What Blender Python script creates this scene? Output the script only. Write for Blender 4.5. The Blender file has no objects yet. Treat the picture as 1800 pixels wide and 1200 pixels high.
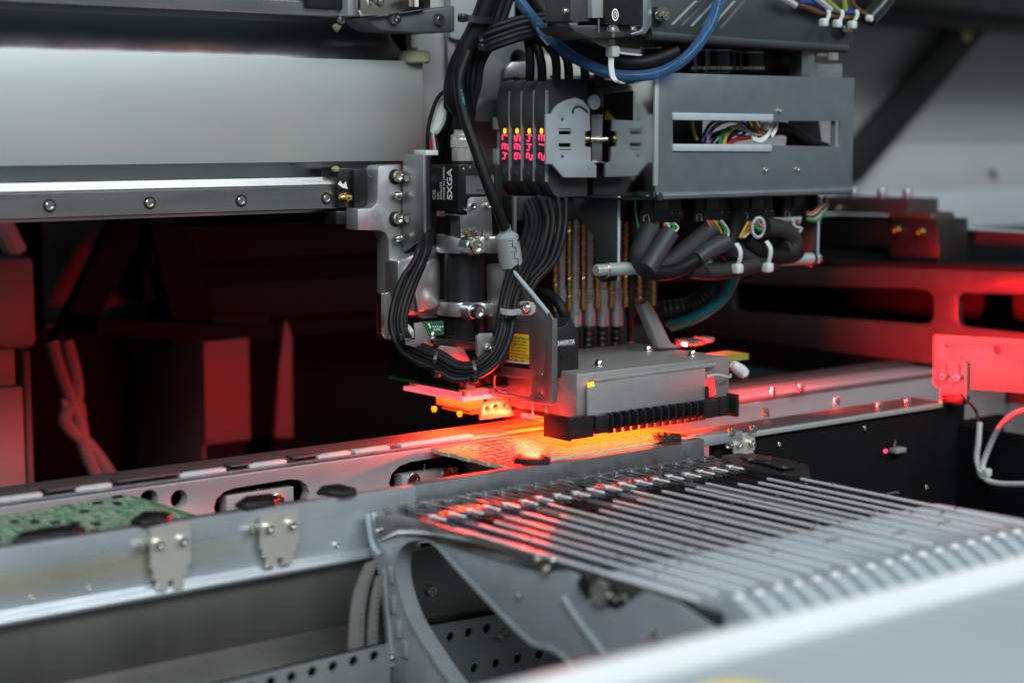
import bpy, bmesh, math, random
from mathutils import Vector as V, Matrix
random.seed(7)
scene = bpy.context.scene
MM = 0.001
# ---------------------------------------------------------------- camera, world, lights, exposure
FPX = 3089.0                                   # focal length in photo pixels (1800 wide)
PITCH = math.radians(6.87)
HX, HY = .6252, .7804
CAM = V((-690., -860., 193.))                  # all coordinates are millimetres; z = 0 is the conveyor plane
FW = V((math.cos(PITCH)*HX, math.cos(PITCH)*HY, -math.sin(PITCH)))
RT = V((HY, -HX, 0.)); UP = RT.cross(FW)
cd = bpy.data.cameras.new('camera'); co = bpy.data.objects.new('camera', cd)
scene.collection.objects.link(co); scene.camera = co
cd.sensor_width = 36.; cd.lens = 36.*FPX/1800.; cd.clip_start = .01; cd.clip_end = 60.
rot = Matrix((RT, UP, -FW)).transposed().to_4x4()
co.matrix_world = Matrix.Translation(CAM*MM) @ rot
cd.dof.use_dof = True; cd.dof.focus_distance = 1.075; cd.dof.aperture_fstop = 5.0
w = bpy.data.worlds.new('World'); scene.world = w; w.use_nodes = True
bg = w.node_tree.nodes['Background']; bg.inputs[0].default_value = (.80, .93, 1., 1); bg.inputs[1].default_value = .175
def area(name, loc, target, sx, sy, power, col=(1, 1, 1), spread=180):
    l = bpy.data.lights.new(name, 'AREA'); l.shape = 'RECTANGLE'; l.size = sx; l.size_y = sy
    l.energy = power; l.color = col; l.spread = math.radians(spread)
    o = bpy.data.objects.new(name, l); scene.collection.objects.link(o)
    o.location = V(loc)*MM; o.rotation_euler = (V(target)-V(loc)).to_track_quat('-Z', 'Y').to_euler()
    return o
# the workshop's ceiling tubes, in front of and above the open hood
area('ceiling_light', (-1200, -1700, 1500), (0, 0, 60), 1.6, .9, 41, (.90, .97, 1.))
area('ceiling_light', (500, -1900, 1700), (60, -100, 60), 1.6, .7, 34, (.90, .97, 1.))
scene.view_settings.view_transform = 'Standard'; scene.view_settings.look = 'None'
scene.view_settings.exposure = 0.0; scene.view_settings.gamma = 1.0
scene.render.engine = 'CYCLES'
# ---------------------------------------------------------------- helpers
def ray(x, y): return FW + RT*((x-900)/FPX) + UP*((600-y)/FPX)
def py(x, y, Y): d = ray(x, y); return CAM + d*((Y-CAM.y)/d.y)      # photo pixel -> point on the plane Y
def px(x, y, X): d = ray(x, y); return CAM + d*((X-CAM.x)/d.x)
def pz(x, y, Z): d = ray(x, y); return CAM + d*((Z-CAM.z)/d.z)
def pd(x, y, D): return CAM + ray(x, y)*D
MATS = {}
def mat(name, col, metal=0., rough=.5, var=.12, vs=60., rvar=.12, bump=0., bs=400., stretch=(1, 1, 1), emit=None, es=0.,
        trans=0., ior=1.45, coat=0., spec=.5, alpha=1., sss=0., dirt=0., dirtcol=(.05, .04, .03)):
    m = bpy.data.materials.new(name); m.use_nodes = True; nt = m.node_tree; b = nt.nodes['Principled BSDF']
    L = nt.links.new
    tc = nt.nodes.new('ShaderNodeTexCoord'); mp = nt.nodes.new('ShaderNodeMapping'); mp.inputs['Scale'].default_value = stretch
    L(tc.outputs['Object'], mp.inputs[0])
    n = nt.nodes.new('ShaderNodeTexNoise'); n.inputs['Scale'].default_value = vs; n.inputs['Detail'].default_value = 6; n.inputs['Roughness'].default_value = .65
    L(mp.outputs[0], n.inputs[0])
    r = nt.nodes.new('ShaderNodeMapRange'); r.inputs[1].default_value = .25; r.inputs[2].default_value = .75
    r.inputs[3].default_value = 1-var; r.inputs[4].default_value = 1+var; L(n.outputs[0], r.inputs[0])
    mx = nt.nodes.new('ShaderNodeVectorMath'); mx.operation = 'SCALE'; mx.inputs[0].default_value = col; L(r.outputs[0], mx.inputs['Scale'])
    last = mx.outputs[0]
    if dirt:
        n3 = nt.nodes.new('ShaderNodeTexNoise'); n3.inputs['Scale'].default_value = vs*.6; n3.inputs['Detail'].default_value = 8; L(tc.outputs['Object'], n3.inputs[0])
        r3 = nt.nodes.new('ShaderNodeMapRange'); r3.inputs[1].default_value = .52; r3.inputs[2].default_value = .7; r3.inputs[3].default_value = 0; r3.inputs[4].default_value = dirt
        L(n3.outputs[0], r3.inputs[0]); mm_ = nt.nodes.new('ShaderNodeMix'); mm_.data_type = 'RGBA'
        L(r3.outputs[0], mm_.inputs[0]); L(last, mm_.inputs[6]); mm_.inputs[7].default_value = (*dirtcol, 1); last = mm_.outputs[2]
    L(last, b.inputs['Base Color'])
    r2 = nt.nodes.new('ShaderNodeMapRange'); r2.inputs[1].default_value = .25; r2.inputs[2].default_value = .75
    r2.inputs[3].default_value = max(.03, rough-rvar); r2.inputs[4].default_value = min(1, rough+rvar); L(n.outputs[0], r2.inputs[0]); L(r2.outputs[0], b.inputs['Roughness'])
    b.inputs['Metallic'].default_value = metal; b.inputs['IOR'].default_value = ior
    b.inputs['Transmission Weight'].default_value = trans; b.inputs['Coat Weight'].default_value = coat
    b.inputs['Specular IOR Level'].default_value = spec
    if sss: b.inputs['Subsurface Weight'].default_value = sss; b.inputs['Subsurface Scale'].default_value = .003; b.inputs['Subsurface Radius'].default_value = (1, 1, 1)
    if bump:
        n2 = nt.nodes.new('ShaderNodeTexNoise'); n2.inputs['Scale'].default_value = bs; n2.inputs['Detail'].default_value = 3; L(mp.outputs[0], n2.inputs[0])
        bp = nt.nodes.new('ShaderNodeBump'); bp.inputs['Strength'].default_value = bump; bp.inputs['Distance'].default_value = .0004
        L(n2.outputs[0], bp.inputs['Height']); L(bp.outputs[0], b.inputs['Normal'])
    if emit: b.inputs['Emission Color'].default_value = (*emit, 1); b.inputs['Emission Strength'].default_value = es
    MATS[name] = m; return m
mat('alu', (.45, .485, .47), .45, .48, .07, 11, .10, .05, 900, (.12, 1, 1))
mat('alu_dark', (.42, .45, .46), 1, .36, .08, 40, .1, .05, 900)
mat('alu_mill', (.62, .63, .64), 1, .33, .10, 30, .12, .08, 700, (.3, 1, 1), dirt=.25, dirtcol=(.35, .33, .25))
mat('steel', (.45, .46, .46), 1, .28, .08, 60, .08, .03, 900, (.1, 1, 1))
mat('nickel', (.74, .70, .62), 1, .20, .08, 200, .08)
mat('connector_metal', (.74, .71, .64), .6, .30, .04, 100, .04)
mat('cast_mid', (.15, .16, .165), .4, .5, .10, 300, .08, .3, 1500)
mat('plate_grey', (.30, .315, .31), .1, .5, .05, 40, .06)
mat('mirror', (.58, .58, .56), 1, .09, .04, 40, .03)
mat('cast', (.40, .41, .42), .75, .48, .10, 300, .08, .35, 1500)
mat('cast_dark', (.13, .145, .15), .55, .50, .10, 250, .08, .30, 1400)
mat('cast_bright', (.64, .66, .67), .9, .30, .03, 40, .03)
mat('shroud_cast', (.29, .285, .27), .45, .50, .10, 350, .08, .55, 1700)
mat('sheet', (.22, .255, .275), .65, .36, .07, 60, .07, .04, 900)
mat('sheet_dark', (.085, .10, .10), .6, .42, .08, 60, .08, .04, 900)
mat('plate_satin', (.36, .36, .37), .9, .38, .08, 120, .08, .08, 900, (1, 1, .2))
mat('cover_satin', (.62, .62, .62), .8, .34, .05, 120, .06, .05, 1200)
mat('black', (.012, .012, .013), 0, .42, .2, 200, .1)
mat('black_matt', (.006, .006, .007), 0, .75, .2, 150, .1, spec=.12)
mat('black_satin', (.012, .013, .014), 0, .30, .2, 150, .08, spec=.6)
mat('anod', (.014, .015, .016), .2, .33, .15, 300, .06, .10, 2000)
mat('rubber', (.008, .008, .009), 0, .46, .25, 150, .1, .06, 900, spec=.22)
mat('shrink', (.030, .034, .040), 0, .50, .2, 150, .1, .15, 700)
mat('braid', (.018, .019, .021), 0, .50, .35, 900, .1, .9, 2600)
mat('amp_body', (.052, .052, .056), 0, .44, .15, 200, .08, .10, 1800)
mat('din_grey', (.30, .34, .36), 0, .48, .05, 120, .06)
mat('pale_grey', (.38, .43, .46), 0, .45, .05, 120, .06)
mat('grey_plastic', (.26, .28, .29), 0, .5, .08, 120, .06)
mat('white_plastic', (.62, .64, .62), 0, .42, .05, 120, .06, sss=.3)
mat('nylon', (.58, .62, .60), 0, .38, .05, 200, .06, sss=.5)
mat('wall_shaded', (.006, .006, .006), 0, .8, .05, 8, spec=.1)  # the grey back wall with the beam's shade put into its colour
mat('wall_half_shaded', (.16, .165, .17), 0, .8, .05, 8, spec=.1)  # same wall, a weaker shade put into its colour
mat('bright_metal', (.80, .80, .78), .4, .3, .05, 100)
mat('pcb_pad', (.74, .66, .48), .2, .35, .1, 200)
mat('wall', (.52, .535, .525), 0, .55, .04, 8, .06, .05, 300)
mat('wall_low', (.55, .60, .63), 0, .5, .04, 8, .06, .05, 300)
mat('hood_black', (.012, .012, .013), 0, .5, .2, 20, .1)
mat('machine_dark', (.010, .0095, .0095), .0, .75, .2, 12, .1, spec=.12)
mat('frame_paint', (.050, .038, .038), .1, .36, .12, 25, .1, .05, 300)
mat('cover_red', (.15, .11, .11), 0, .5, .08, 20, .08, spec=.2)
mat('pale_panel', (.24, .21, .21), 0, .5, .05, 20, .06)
mat('blue_hose', (.13, .30, .58), 0, .14, .25, 60, .05, trans=.8, ior=1.25)
mat('teal', (.008, .20, .22), 0, .4, .1, 90, .06)
mat('gold', (.50, .34, .12), 1, .30, .12, 300, .08, dirt=.08)
mat('brass', (.62, .45, .16), 1, .25, .15, 200, .1)
mat('spindle', (.60, .60, .64), .8, .34, .12, 120, .1, dirt=.45, dirtcol=(.03, .025, .02))
mat('bellows', (.010, .010, .011), 0, .4, .2, 300, .1)
mat('green_cap', (.02, .30, .06), 0, .4)
mat('pcb_green', (.02, .11, .05), 0, .38, .3, 200, .1)
mat('pcb_edge', (.42, .46, .33), 0, .55, .12, 300, .08)
mat('silk', (.75, .78, .76), 0, .6)
mat('ink', (.80, .84, .82), 0, .6, .03)
mat('ink_dark', (.03, .03, .03), 0, .6, .03)
mat('label_grey', (.14, .145, .15), .4, .5, .05)
mat('label_yellow', (.72, .60, .02), 0, .5, .06, 80)
mat('label_white', (.70, .72, .72), 0, .5)
mat('label_dark', (.008, .008, .008), 0, .4)
mat('mark_blue', (.10, .36, .42), 0, .6)
mat('diffuser', (.85, .72, .72), 0, .4, .05, 200, .05, sss=.6, emit=(1, .13, .17), es=.85)
mat('block_tan', (.42, .33, .18), .2, .4, .06, 60)
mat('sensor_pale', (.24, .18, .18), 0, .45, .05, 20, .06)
mat('led_red', (.3, .02, .03), 0, .4, emit=(1, .03, .13), es=2.6)
mat('led_panel', (.8, .05, .03), 0, .4, emit=(1, .02, .04), es=1.6)
mat('led_hot', (.8, .05, .03), 0, .4, emit=(1, .05, .012), es=14)
mat('led_orange', (.9, .3, .02), 0, .4, emit=(1, .27, .0), es=5)
mat('led_amber', (.9, .3, .02), 0, .4, emit=(1, .22, .0), es=1.8)
for n_, c_ in dict(yellow=(.65, .50, .02), purple=(.30, .14, .42), green=(.02, .42, .09), white=(.68, .70, .66), red=(.55, .02, .03), orange=(.72, .20, .02),
                   blue=(.03, .07, .36), brown=(.20, .09, .04), pink=(.70, .16, .30), lightblue=(.35, .50, .62), lime=(.36, .44, .08)).items():
    mat('wire_'+n_, tuple(v*.62 for v in c_), 0, .42, .1, 150)
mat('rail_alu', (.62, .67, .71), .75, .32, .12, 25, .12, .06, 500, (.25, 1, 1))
mat('rail_grey', (.38, .40, .42), .9, .36, .12, 80, .1, .15, 1300)
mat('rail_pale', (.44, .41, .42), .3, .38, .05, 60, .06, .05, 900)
mat('belt', (.55, .56, .55), 0, .5, .08, 120)
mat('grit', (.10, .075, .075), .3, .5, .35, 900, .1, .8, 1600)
mat('panel_brown', (.23, .22, .21), .85, .40, .12, 14, .1, .06, 500, (1, 1, .12))
mat('perf', (.36, .39, .40), .6, .42, .1, 40, .08, .05, 900)
mat('feed_body', (.36, .40, .42), .25, .42, .08, 60, .08, .05, 900)
mat('feed_top', (.30, .28, .28), 1, .14, .12, 150, .1)
mat('feed_rail', (.90, .91, .94), .2, .22, .08, 60, .1, .05, 500, (1, .1, 1))
mat('tape_dark', (.014, .012, .014), 0, .6, .3, 80, .1, spec=.05)
mat('chip', (.014, .014, .015), 0, .4, .1, 200)
mat('pcb_tan', (.30, .36, .27), 0, .5, .2, 400)
mat('tape_clear', (.10, .105, .115), 0, .5, .2, 60, .08, spec=.1)
mat('tape_paper', (.17, .165, .16), 0, .55, .12, 60, spec=.1)
mat('tape_blue', (.07, .13, .19), 0, .45, .15, 60, .08, spec=.12)
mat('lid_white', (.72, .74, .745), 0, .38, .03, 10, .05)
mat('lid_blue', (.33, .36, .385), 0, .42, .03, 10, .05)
mat('grease', (.30, .33, .18), 0, .35, .3, 300)
mat('dark_hole', (.006, .006, .006), 0, .7)

def painted_reflection(name, col, z0, z1, amount):            # a reflection painted as a blotchy band along the part
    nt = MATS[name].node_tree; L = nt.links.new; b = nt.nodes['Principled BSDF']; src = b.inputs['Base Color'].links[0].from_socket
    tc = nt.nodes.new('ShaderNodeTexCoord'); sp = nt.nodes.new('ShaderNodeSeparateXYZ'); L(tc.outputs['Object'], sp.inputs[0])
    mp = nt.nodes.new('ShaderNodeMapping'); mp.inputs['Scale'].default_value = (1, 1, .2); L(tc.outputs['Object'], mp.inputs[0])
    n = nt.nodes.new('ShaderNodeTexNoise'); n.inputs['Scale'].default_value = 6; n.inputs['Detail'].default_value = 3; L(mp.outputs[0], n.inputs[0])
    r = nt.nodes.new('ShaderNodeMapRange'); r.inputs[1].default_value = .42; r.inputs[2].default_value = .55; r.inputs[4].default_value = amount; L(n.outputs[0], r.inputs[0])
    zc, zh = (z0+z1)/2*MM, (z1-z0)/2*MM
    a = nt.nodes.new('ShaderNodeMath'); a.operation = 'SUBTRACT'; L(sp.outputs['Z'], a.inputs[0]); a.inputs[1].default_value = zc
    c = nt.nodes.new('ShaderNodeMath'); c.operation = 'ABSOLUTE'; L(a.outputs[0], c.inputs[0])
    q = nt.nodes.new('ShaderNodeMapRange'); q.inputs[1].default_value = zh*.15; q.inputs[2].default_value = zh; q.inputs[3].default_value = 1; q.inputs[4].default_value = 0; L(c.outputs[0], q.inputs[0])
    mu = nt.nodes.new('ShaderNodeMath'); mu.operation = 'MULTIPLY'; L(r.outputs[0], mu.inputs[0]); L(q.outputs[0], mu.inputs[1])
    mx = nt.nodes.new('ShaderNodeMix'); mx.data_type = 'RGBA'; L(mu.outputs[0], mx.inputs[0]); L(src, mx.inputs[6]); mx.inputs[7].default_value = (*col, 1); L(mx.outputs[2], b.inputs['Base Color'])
painted_reflection('rail_alu', (.60, .54, .24), -25, -7, .6)  # yellow reflection painted into the rail's colour

class B:                                        # a mesh under construction, millimetres
    def __init__(s): s.bm = bmesh.new(); s.mats = []
    def box(s, x0, x1, y0, y1, z0, z1, bev=0.):
        t = bmesh.new(); bmesh.ops.create_cube(t, size=1)
        for v in t.verts: v.co = V(((x0+x1)/2+v.co.x*(x1-x0), (y0+y1)/2+v.co.y*(y1-y0), (z0+z1)/2+v.co.z*(z1-z0)))
        if bev: bmesh.ops.bevel(t, geom=t.edges[:], offset=bev, segments=2, profile=.5, affect='EDGES', clamp_overlap=True)
        return s.join(t)
    def join(s, t):
        me = bpy.data.meshes.new('t'); t.to_mesh(me); t.free(); s.bm.from_mesh(me); bpy.data.meshes.remove(me); return s
    def prism(s, pts, ext, holes=(), bev=0.):
        t = bmesh.new(); es = []
        for loop in [pts]+list(holes):
            vs = [t.verts.new(p) for p in loop]
            es += [t.edges.new((vs[i], vs[(i+1) % len(vs)])) for i in range(len(vs))]
        if holes: fs = [f for f in bmesh.ops.triangle_fill(t, edges=es, use_beauty=True)['geom'] if isinstance(f, bmesh.types.BMFace)]
        else: fs = [t.faces.new([v for v in t.verts])]
        r = bmesh.ops.extrude_face_region(t, geom=fs)
        for v in r['geom']:
            if isinstance(v, bmesh.types.BMVert): v.co += V(ext)
        bmesh.ops.recalc_face_normals(t, faces=t.faces[:])
        if bev:
            ed = [e for e in t.edges if len(e.link_faces) == 2 and e.calc_face_angle(0) > .6]
            bmesh.ops.bevel(t, geom=ed, offset=bev, segments=2, profile=.5, affect='EDGES', clamp_overlap=True)
        return s.join(t)
    def lathe(s, prof, pos=(0, 0, 0), axis=(0, 0, 1), seg=24, ripple=0):   # prof: (radius, height)
        q = V((0, 0, 1)).rotation_difference(V(axis).normalized()).to_matrix(); rings = []
        for r, h in prof:
            if r < 1e-6: rings.append([s.bm.verts.new(V(pos)+q @ V((0, 0, h)))]); continue
            rings.append([s.bm.verts.new(V(pos)+q @ V(((r+(ripple if i % 2 else 0))*math.cos(2*math.pi*i/seg), (r+(ripple if i % 2 else 0))*math.sin(2*math.pi*i/seg), h))) for i in range(seg)])
        for a, b in zip(rings, rings[1:]):
            for i in range(seg):
                j = (i+1) % seg
                if len(a) == 1 and len(b) == 1: continue
                if len(a) == 1: s.bm.faces.new((a[0], b[i], b[j]))
                elif len(b) == 1: s.bm.faces.new((a[i], a[j], b[0]))
                else: s.bm.faces.new((a[i], a[j], b[j], b[i]))
        for r_, fl in ((rings[0], 1), (rings[-1], 0)):
            if len(r_) > 1: s.bm.faces.new(r_[::-1] if fl else r_)
        return s
    def cyl(s, r, p0, p1, seg=24, bev=.0):
        d = V(p1)-V(p0); h = d.length; b = min(bev, r*.4, h*.4)
        return s.lathe([(r-b, 0), (r, b), (r, h-b), (r-b, h)] if b else [(r, 0), (r, h)], p0, d, seg)
    def tube(s, pts, r, seg=10, sub=6, r1=None, smooth=True, flat=1., rib=0., up=None):
        P = spline([V(p) for p in pts], sub) if smooth and len(pts) > 2 else [V(p) for p in pts]
        T = [(P[min(i+1, len(P)-1)]-P[max(i-1, 0)]).normalized() for i in range(len(P))]
        u = V(up) if up else T[0].orthogonal(); u = (u-T[0]*u.dot(T[0])).normalized(); rings = []
        for i, p in enumerate(P):
            u = (u-T[i]*u.dot(T[i])).normalized(); v = T[i].cross(u)
            k = i/(len(P)-1); rr = r+(r1-r)*k if r1 is not None else r
            if rib and i % 2: rr += rib
            rings.append([s.bm.verts.new(p+(u*math.cos(2*math.pi*j/seg)*rr+v*math.sin(2*math.pi*j/seg)*rr*flat)) for j in range(seg)])
        for a, b in zip(rings, rings[1:]):
            for j in range(seg): s.bm.faces.new((a[j], a[(j+1) % seg], b[(j+1) % seg], b[j]))
        s.bm.faces.new(rings[0][::-1]); s.bm.faces.new(rings[-1]); return s
    def ribbon(s, pts, wvec, th, sub=6, smooth=True):         # a strap: centre line, width vector, thickness
        P = spline([V(p) for p in pts], sub) if smooth and len(pts) > 2 else [V(p) for p in pts]
        W = V(wvec)/2; rings = []
        for i, p in enumerate(P):
            t = (P[min(i+1, len(P)-1)]-P[max(i-1, 0)]).normalized(); n = t.cross(W).normalized()*th/2
            rings.append([s.bm.verts.new(p+a) for a in (W+n, -W+n, -W-n, W-n)])
        for a, b in zip(rings, rings[1:]):
            for j in range(4): s.bm.faces.new((a[j], a[(j+1) % 4], b[(j+1) % 4], b[j]))
        s.bm.faces.new(rings[0][::-1]); s.bm.faces.new(rings[-1]); return s
    def mesh(s, name, m, smooth=True):
        bmesh.ops.recalc_face_normals(s.bm, faces=s.bm.faces[:])
        for v in s.bm.verts: v.co *= MM
        for f in s.bm.faces: f.smooth = smooth
        for e in s.bm.edges:
            e.smooth = not (len(e.link_faces) != 2 or e.calc_face_angle(0) > math.radians(34))
        me = bpy.data.meshes.new(name); s.bm.to_mesh(me); s.bm.free(); me.materials.append(MATS[m]); return me
def spline(P, sub):
    out = []
    for i in range(len(P)-1):
        a, b, c, d = P[max(i-1, 0)], P[i], P[i+1], P[min(i+2, len(P)-1)]
        for k in range(sub):
            t = k/sub; out.append(.5*((2*b)+(c-a)*t+(2*a-5*b+4*c-d)*t*t+(3*b-a-3*c+d)*t**3))
    return out+[P[-1]]
C = scene.collection.objects
ROOTS = []
def thing(name, label, cat, group=None):        # an Empty that parents its parts; moved to the thing's base at the end
    o = bpy.data.objects.new(name, None); C.link(o); o.empty_display_size = .01; tag(o, label, cat, group); return o
def tag(o, label, cat, group=None):
    o['label'] = label; o['category'] = cat
    if group: o['group'] = group
    ROOTS.append(o); return o
def part(name, b, m, parent=None, label=None, smooth=True):
    o = bpy.data.objects.new(name, b.mesh(name, m, smooth) if isinstance(b, B) else b); C.link(o); o.parent = parent
    if label: o['label'] = label
    return o
def struct(name, b, m, parent=None):
    o = part(name, b, m, parent)
    if not parent: o['kind'] = 'structure'
    return o
SC = {}
def screw(parent, p, axis, r=2.4, h=2.6, m='nickel', name='screw', style='cap'):
    key = (r, h, m, style)
    if key not in SC:
        b = B()
        if style == 'cap': prof = [(r, 0), (r, h*.82), (r*.9, h), (r*.56, h), (r*.5, h*.45), (0, h*.42)]
        else: prof = [(r*1.25, 0), (r*1.25, h*.22), (r, h*.24), (r*.95, h*.7), (r*.6, h), (r*.42, h), (r*.38, h*.6), (0, h*.58)]
        b.lathe(prof, seg=18); SC[key] = b.mesh('screw', m)
    o = bpy.data.objects.new(name, SC[key]); C.link(o); o.parent = parent
    q = V((0, 0, 1)).rotation_difference(V(axis).normalized())
    o.rotation_mode = 'QUATERNION'; o.rotation_quaternion = q; o.location = V(p)*MM; return o
def text(parent, s, origin, right, up, size, m='ink', name='lettering', bold=0., align='LEFT', sx=1.):
    cu = bpy.data.curves.new('t', 'FONT'); cu.body = s; cu.size = size*MM; cu.extrude = .00003; cu.offset = bold*MM; cu.align_x = align
    to = bpy.data.objects.new('t', cu); C.link(to); dg = bpy.context.evaluated_depsgraph_get()
    me = bpy.data.meshes.new_from_object(to.evaluated_get(dg)); bpy.data.objects.remove(to); bpy.data.curves.remove(cu)
    R_, U_ = V(right).normalized(), V(up).normalized(); N_ = R_.cross(U_)
    M4 = Matrix((R_, U_, N_)).transposed().to_4x4(); M4.translation = V(origin)*MM
    me.transform(Matrix.Diagonal((sx, 1, 1, 1))); me.transform(M4); me.materials.clear(); me.materials.append(MATS[m]); me.name = name
    o = bpy.data.objects.new(name, me); C.link(o); o.parent = parent; return o
def ring_pts(c, r, a, b, n=16): return [V(c)+V(a)*r*math.cos(2*math.pi*i/n)+V(b)*r*math.sin(2*math.pi*i/n) for i in range(n)]
X_, Y_, Z_ = V((1, 0, 0)), V((0, 1, 0)), V((0, 0, 1))
def rrect(x0, x1, z0, z1, r, f, n=4):           # rounded rectangle through the map f(u, v)
    out = []
    for cx, cz, a0 in ((x1-r, z1-r, 0), (x0+r, z1-r, 90), (x0+r, z0+r, 180), (x1-r, z0+r, 270)):
        for i in range(n+1):
            a = math.radians(a0+90*i/n); out.append(f(cx+r*math.cos(a), cz+r*math.sin(a)))
    return out
def cable_bundle(parent, pts, n, r, spread, m='rubber', name='cable', sub=6, ang=0., axis=None):
    P = [V(p) for p in pts]
    for k in range(n):
        t = (k-(n-1)/2); off = []
        for i, p in enumerate(P):
            tg = (P[min(i+1, len(P)-1)]-P[max(i-1, 0)]).normalized(); side = tg.cross(V(axis) if axis else FW).normalized()
            off.append(p+side*t*spread+FW*((k*7) % 3-1)*r*.5)
        part(name, B().tube(off, r, 8, sub), m, parent)
def tie(pts, wvec, head, hs, label, m='nylon', tail=None, th=1.0):
    t = thing('cable_tie', label, 'cable tie', 'cable ties')
    part('strap', B().ribbon(pts, wvec, th), m, t)
    h = V(head); part('head', B().box(h.x-hs, h.x+hs, h.y-hs, h.y+hs, h.z-hs, h.z+hs, hs*.5), m, t)
    if tail: part('tail', B().ribbon(tail, wvec, th), m, t)
    return t
# ---------------------------------------------------------------- the machine's enclosure (setting)
struct('machine_floor', B().box(-900, 1500, -430, 640, -190, -180), 'machine_dark')
struct('hood_shade_roof', B().prism([V(p) for p in ((-900, 60, 330), (420, 60, 330), (420, 345, 330), (1500, 345, 330), (1500, 640, 330), (-900, 640, 330))], (0, 0, 10)), 'hood_black')  # unseen roof added for shade, cut back at right to let light in
wl = bpy.data.objects.new('back_wall', None); C.link(wl); wl['kind'] = 'structure'
WY = 560
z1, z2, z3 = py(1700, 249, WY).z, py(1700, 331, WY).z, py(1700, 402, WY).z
part('wall_panel', B().box(-900, 520, WY-8, WY+6, -180, 330, .8), 'wall_shaded', wl)  # left stretch of the grey wall, shade painted in
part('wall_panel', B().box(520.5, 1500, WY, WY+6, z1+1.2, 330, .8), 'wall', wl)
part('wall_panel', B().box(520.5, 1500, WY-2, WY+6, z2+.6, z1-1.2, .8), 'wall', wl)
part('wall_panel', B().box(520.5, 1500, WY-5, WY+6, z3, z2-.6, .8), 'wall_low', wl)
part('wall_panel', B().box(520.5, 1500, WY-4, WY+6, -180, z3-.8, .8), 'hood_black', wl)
struct('side_wall', B().box(1490, 1500, -430, 640, -180, 340), 'wall')
struct('side_wall', B().box(-900, -890, 60, 640, -180, 340), 'hood_black')
t = thing('hood_beam', 'black horizontal beam under the hood, upper right corner', 'beam')
zb = py(1700, 48, 470).z
part('beam', B().box(620, 1480, 470, 520, zb, zb+70, 2), 'hood_black', t)
part('lip', B().box(620, 1480, 462, 469.5, zb+14, zb+20, 1), 'machine_dark', t)
t = thing('diagonal_strut', 'black diagonal brace in front of the grey back wall', 'brace')
part('bar', B().prism([py(*p, 530) for p in ((1490, 262), (1664, 60), (1676, 40), (1752, 28), (1745, 45), (1516, 318), (1490, 330))], (0, 8, 0), bev=.8), 'hood_black', t)
screw(t, py(1695, 60, 529.8), -Y_, 9, 5, 'brass')
t = thing('wall_bolt', 'round grey bolt boss on the back wall at the right', 'bolt')
part('boss', B().lathe([(9, 0), (9, 3), (7, 6), (0, 6)], py(1750, 304, WY-2), -Y_), 'wall', t)
part('socket', B().cyl(4.2, py(1746, 303, WY-8.1), py(1746, 303, WY-8.8), 16), 'dark_hole', t)
# far right: side frame of the gantry with long slots
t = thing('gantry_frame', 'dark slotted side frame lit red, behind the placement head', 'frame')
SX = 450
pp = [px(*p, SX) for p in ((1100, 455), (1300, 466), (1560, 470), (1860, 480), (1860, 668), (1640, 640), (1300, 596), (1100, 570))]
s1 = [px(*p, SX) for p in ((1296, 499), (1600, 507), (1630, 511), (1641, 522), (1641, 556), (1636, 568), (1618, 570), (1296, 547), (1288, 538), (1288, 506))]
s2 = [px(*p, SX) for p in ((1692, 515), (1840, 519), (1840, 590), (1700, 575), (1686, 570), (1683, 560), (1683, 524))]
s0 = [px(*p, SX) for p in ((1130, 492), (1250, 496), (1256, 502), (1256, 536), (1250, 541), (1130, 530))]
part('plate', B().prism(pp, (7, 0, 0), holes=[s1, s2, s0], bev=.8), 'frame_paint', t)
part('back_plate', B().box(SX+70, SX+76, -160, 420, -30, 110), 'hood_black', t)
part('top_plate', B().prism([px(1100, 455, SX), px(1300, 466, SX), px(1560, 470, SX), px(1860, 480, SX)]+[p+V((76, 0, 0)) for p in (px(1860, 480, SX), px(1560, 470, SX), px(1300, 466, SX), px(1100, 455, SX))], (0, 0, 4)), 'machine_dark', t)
t = thing('rail_block', 'dark bearing block with brass screws on the side frame', 'bearing block')
part('block', B().prism([px(*p, SX+20) for p in ((1565, 382), (1648, 386), (1650, 462), (1565, 458))], (40, 0, 0), bev=1), 'black', t)
part('cap', B().prism([px(*p, SX+19) for p in ((1562, 371), (1636, 374), (1640, 386), (1562, 383))], (30, 0, 0), bev=1), 'frame_paint', t)
screw(t, px(1578, 405, SX+19), -X_, 4, 3, 'brass'); screw(t, px(1620, 408, SX+19), -X_, 4, 3, 'brass')
t = thing('guide_rail', 'brown red lit rail with three screws beside the control box', 'rail')
part('rail', B().prism([px(*p, SX+60) for p in ((1440, 345), (1598, 350), (1598, 378), (1440, 374))], (40, 0, 0), bev=1), 'frame_paint', t)
part('lower_bar', B().prism([px(*p, SX+66) for p in ((1440, 378), (1560, 382), (1560, 440), (1440, 430))], (30, 0, 0), bev=1), 'machine_dark', t)
for q in ((1500, 345), (1550, 347), (1595, 348)): screw(t, px(*q, SX+64), Z_, 4, 7, 'alu_dark')
screw(t, px(1475, 366, SX+59), -X_, 2.5, 2, 'nickel')
t = thing('cover_strip', 'grey blue metal strip along the foot of the back wall', 'strip')
a = px(1652, 402, SX+90); b_ = px(1860, 432, SX+90)
part('strip', B().box(SX+90, SX+94, b_.y, a.y, px(1720, 432, SX+90).z, px(1720, 402, SX+90).z, .8), 'wall_low', t)
part('red_edge', B().box(SX+86, SX+89, b_.y, a.y, px(1720, 452, SX+86).z, px(1720, 437, SX+86).z, .8), 'cover_red', t)
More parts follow.
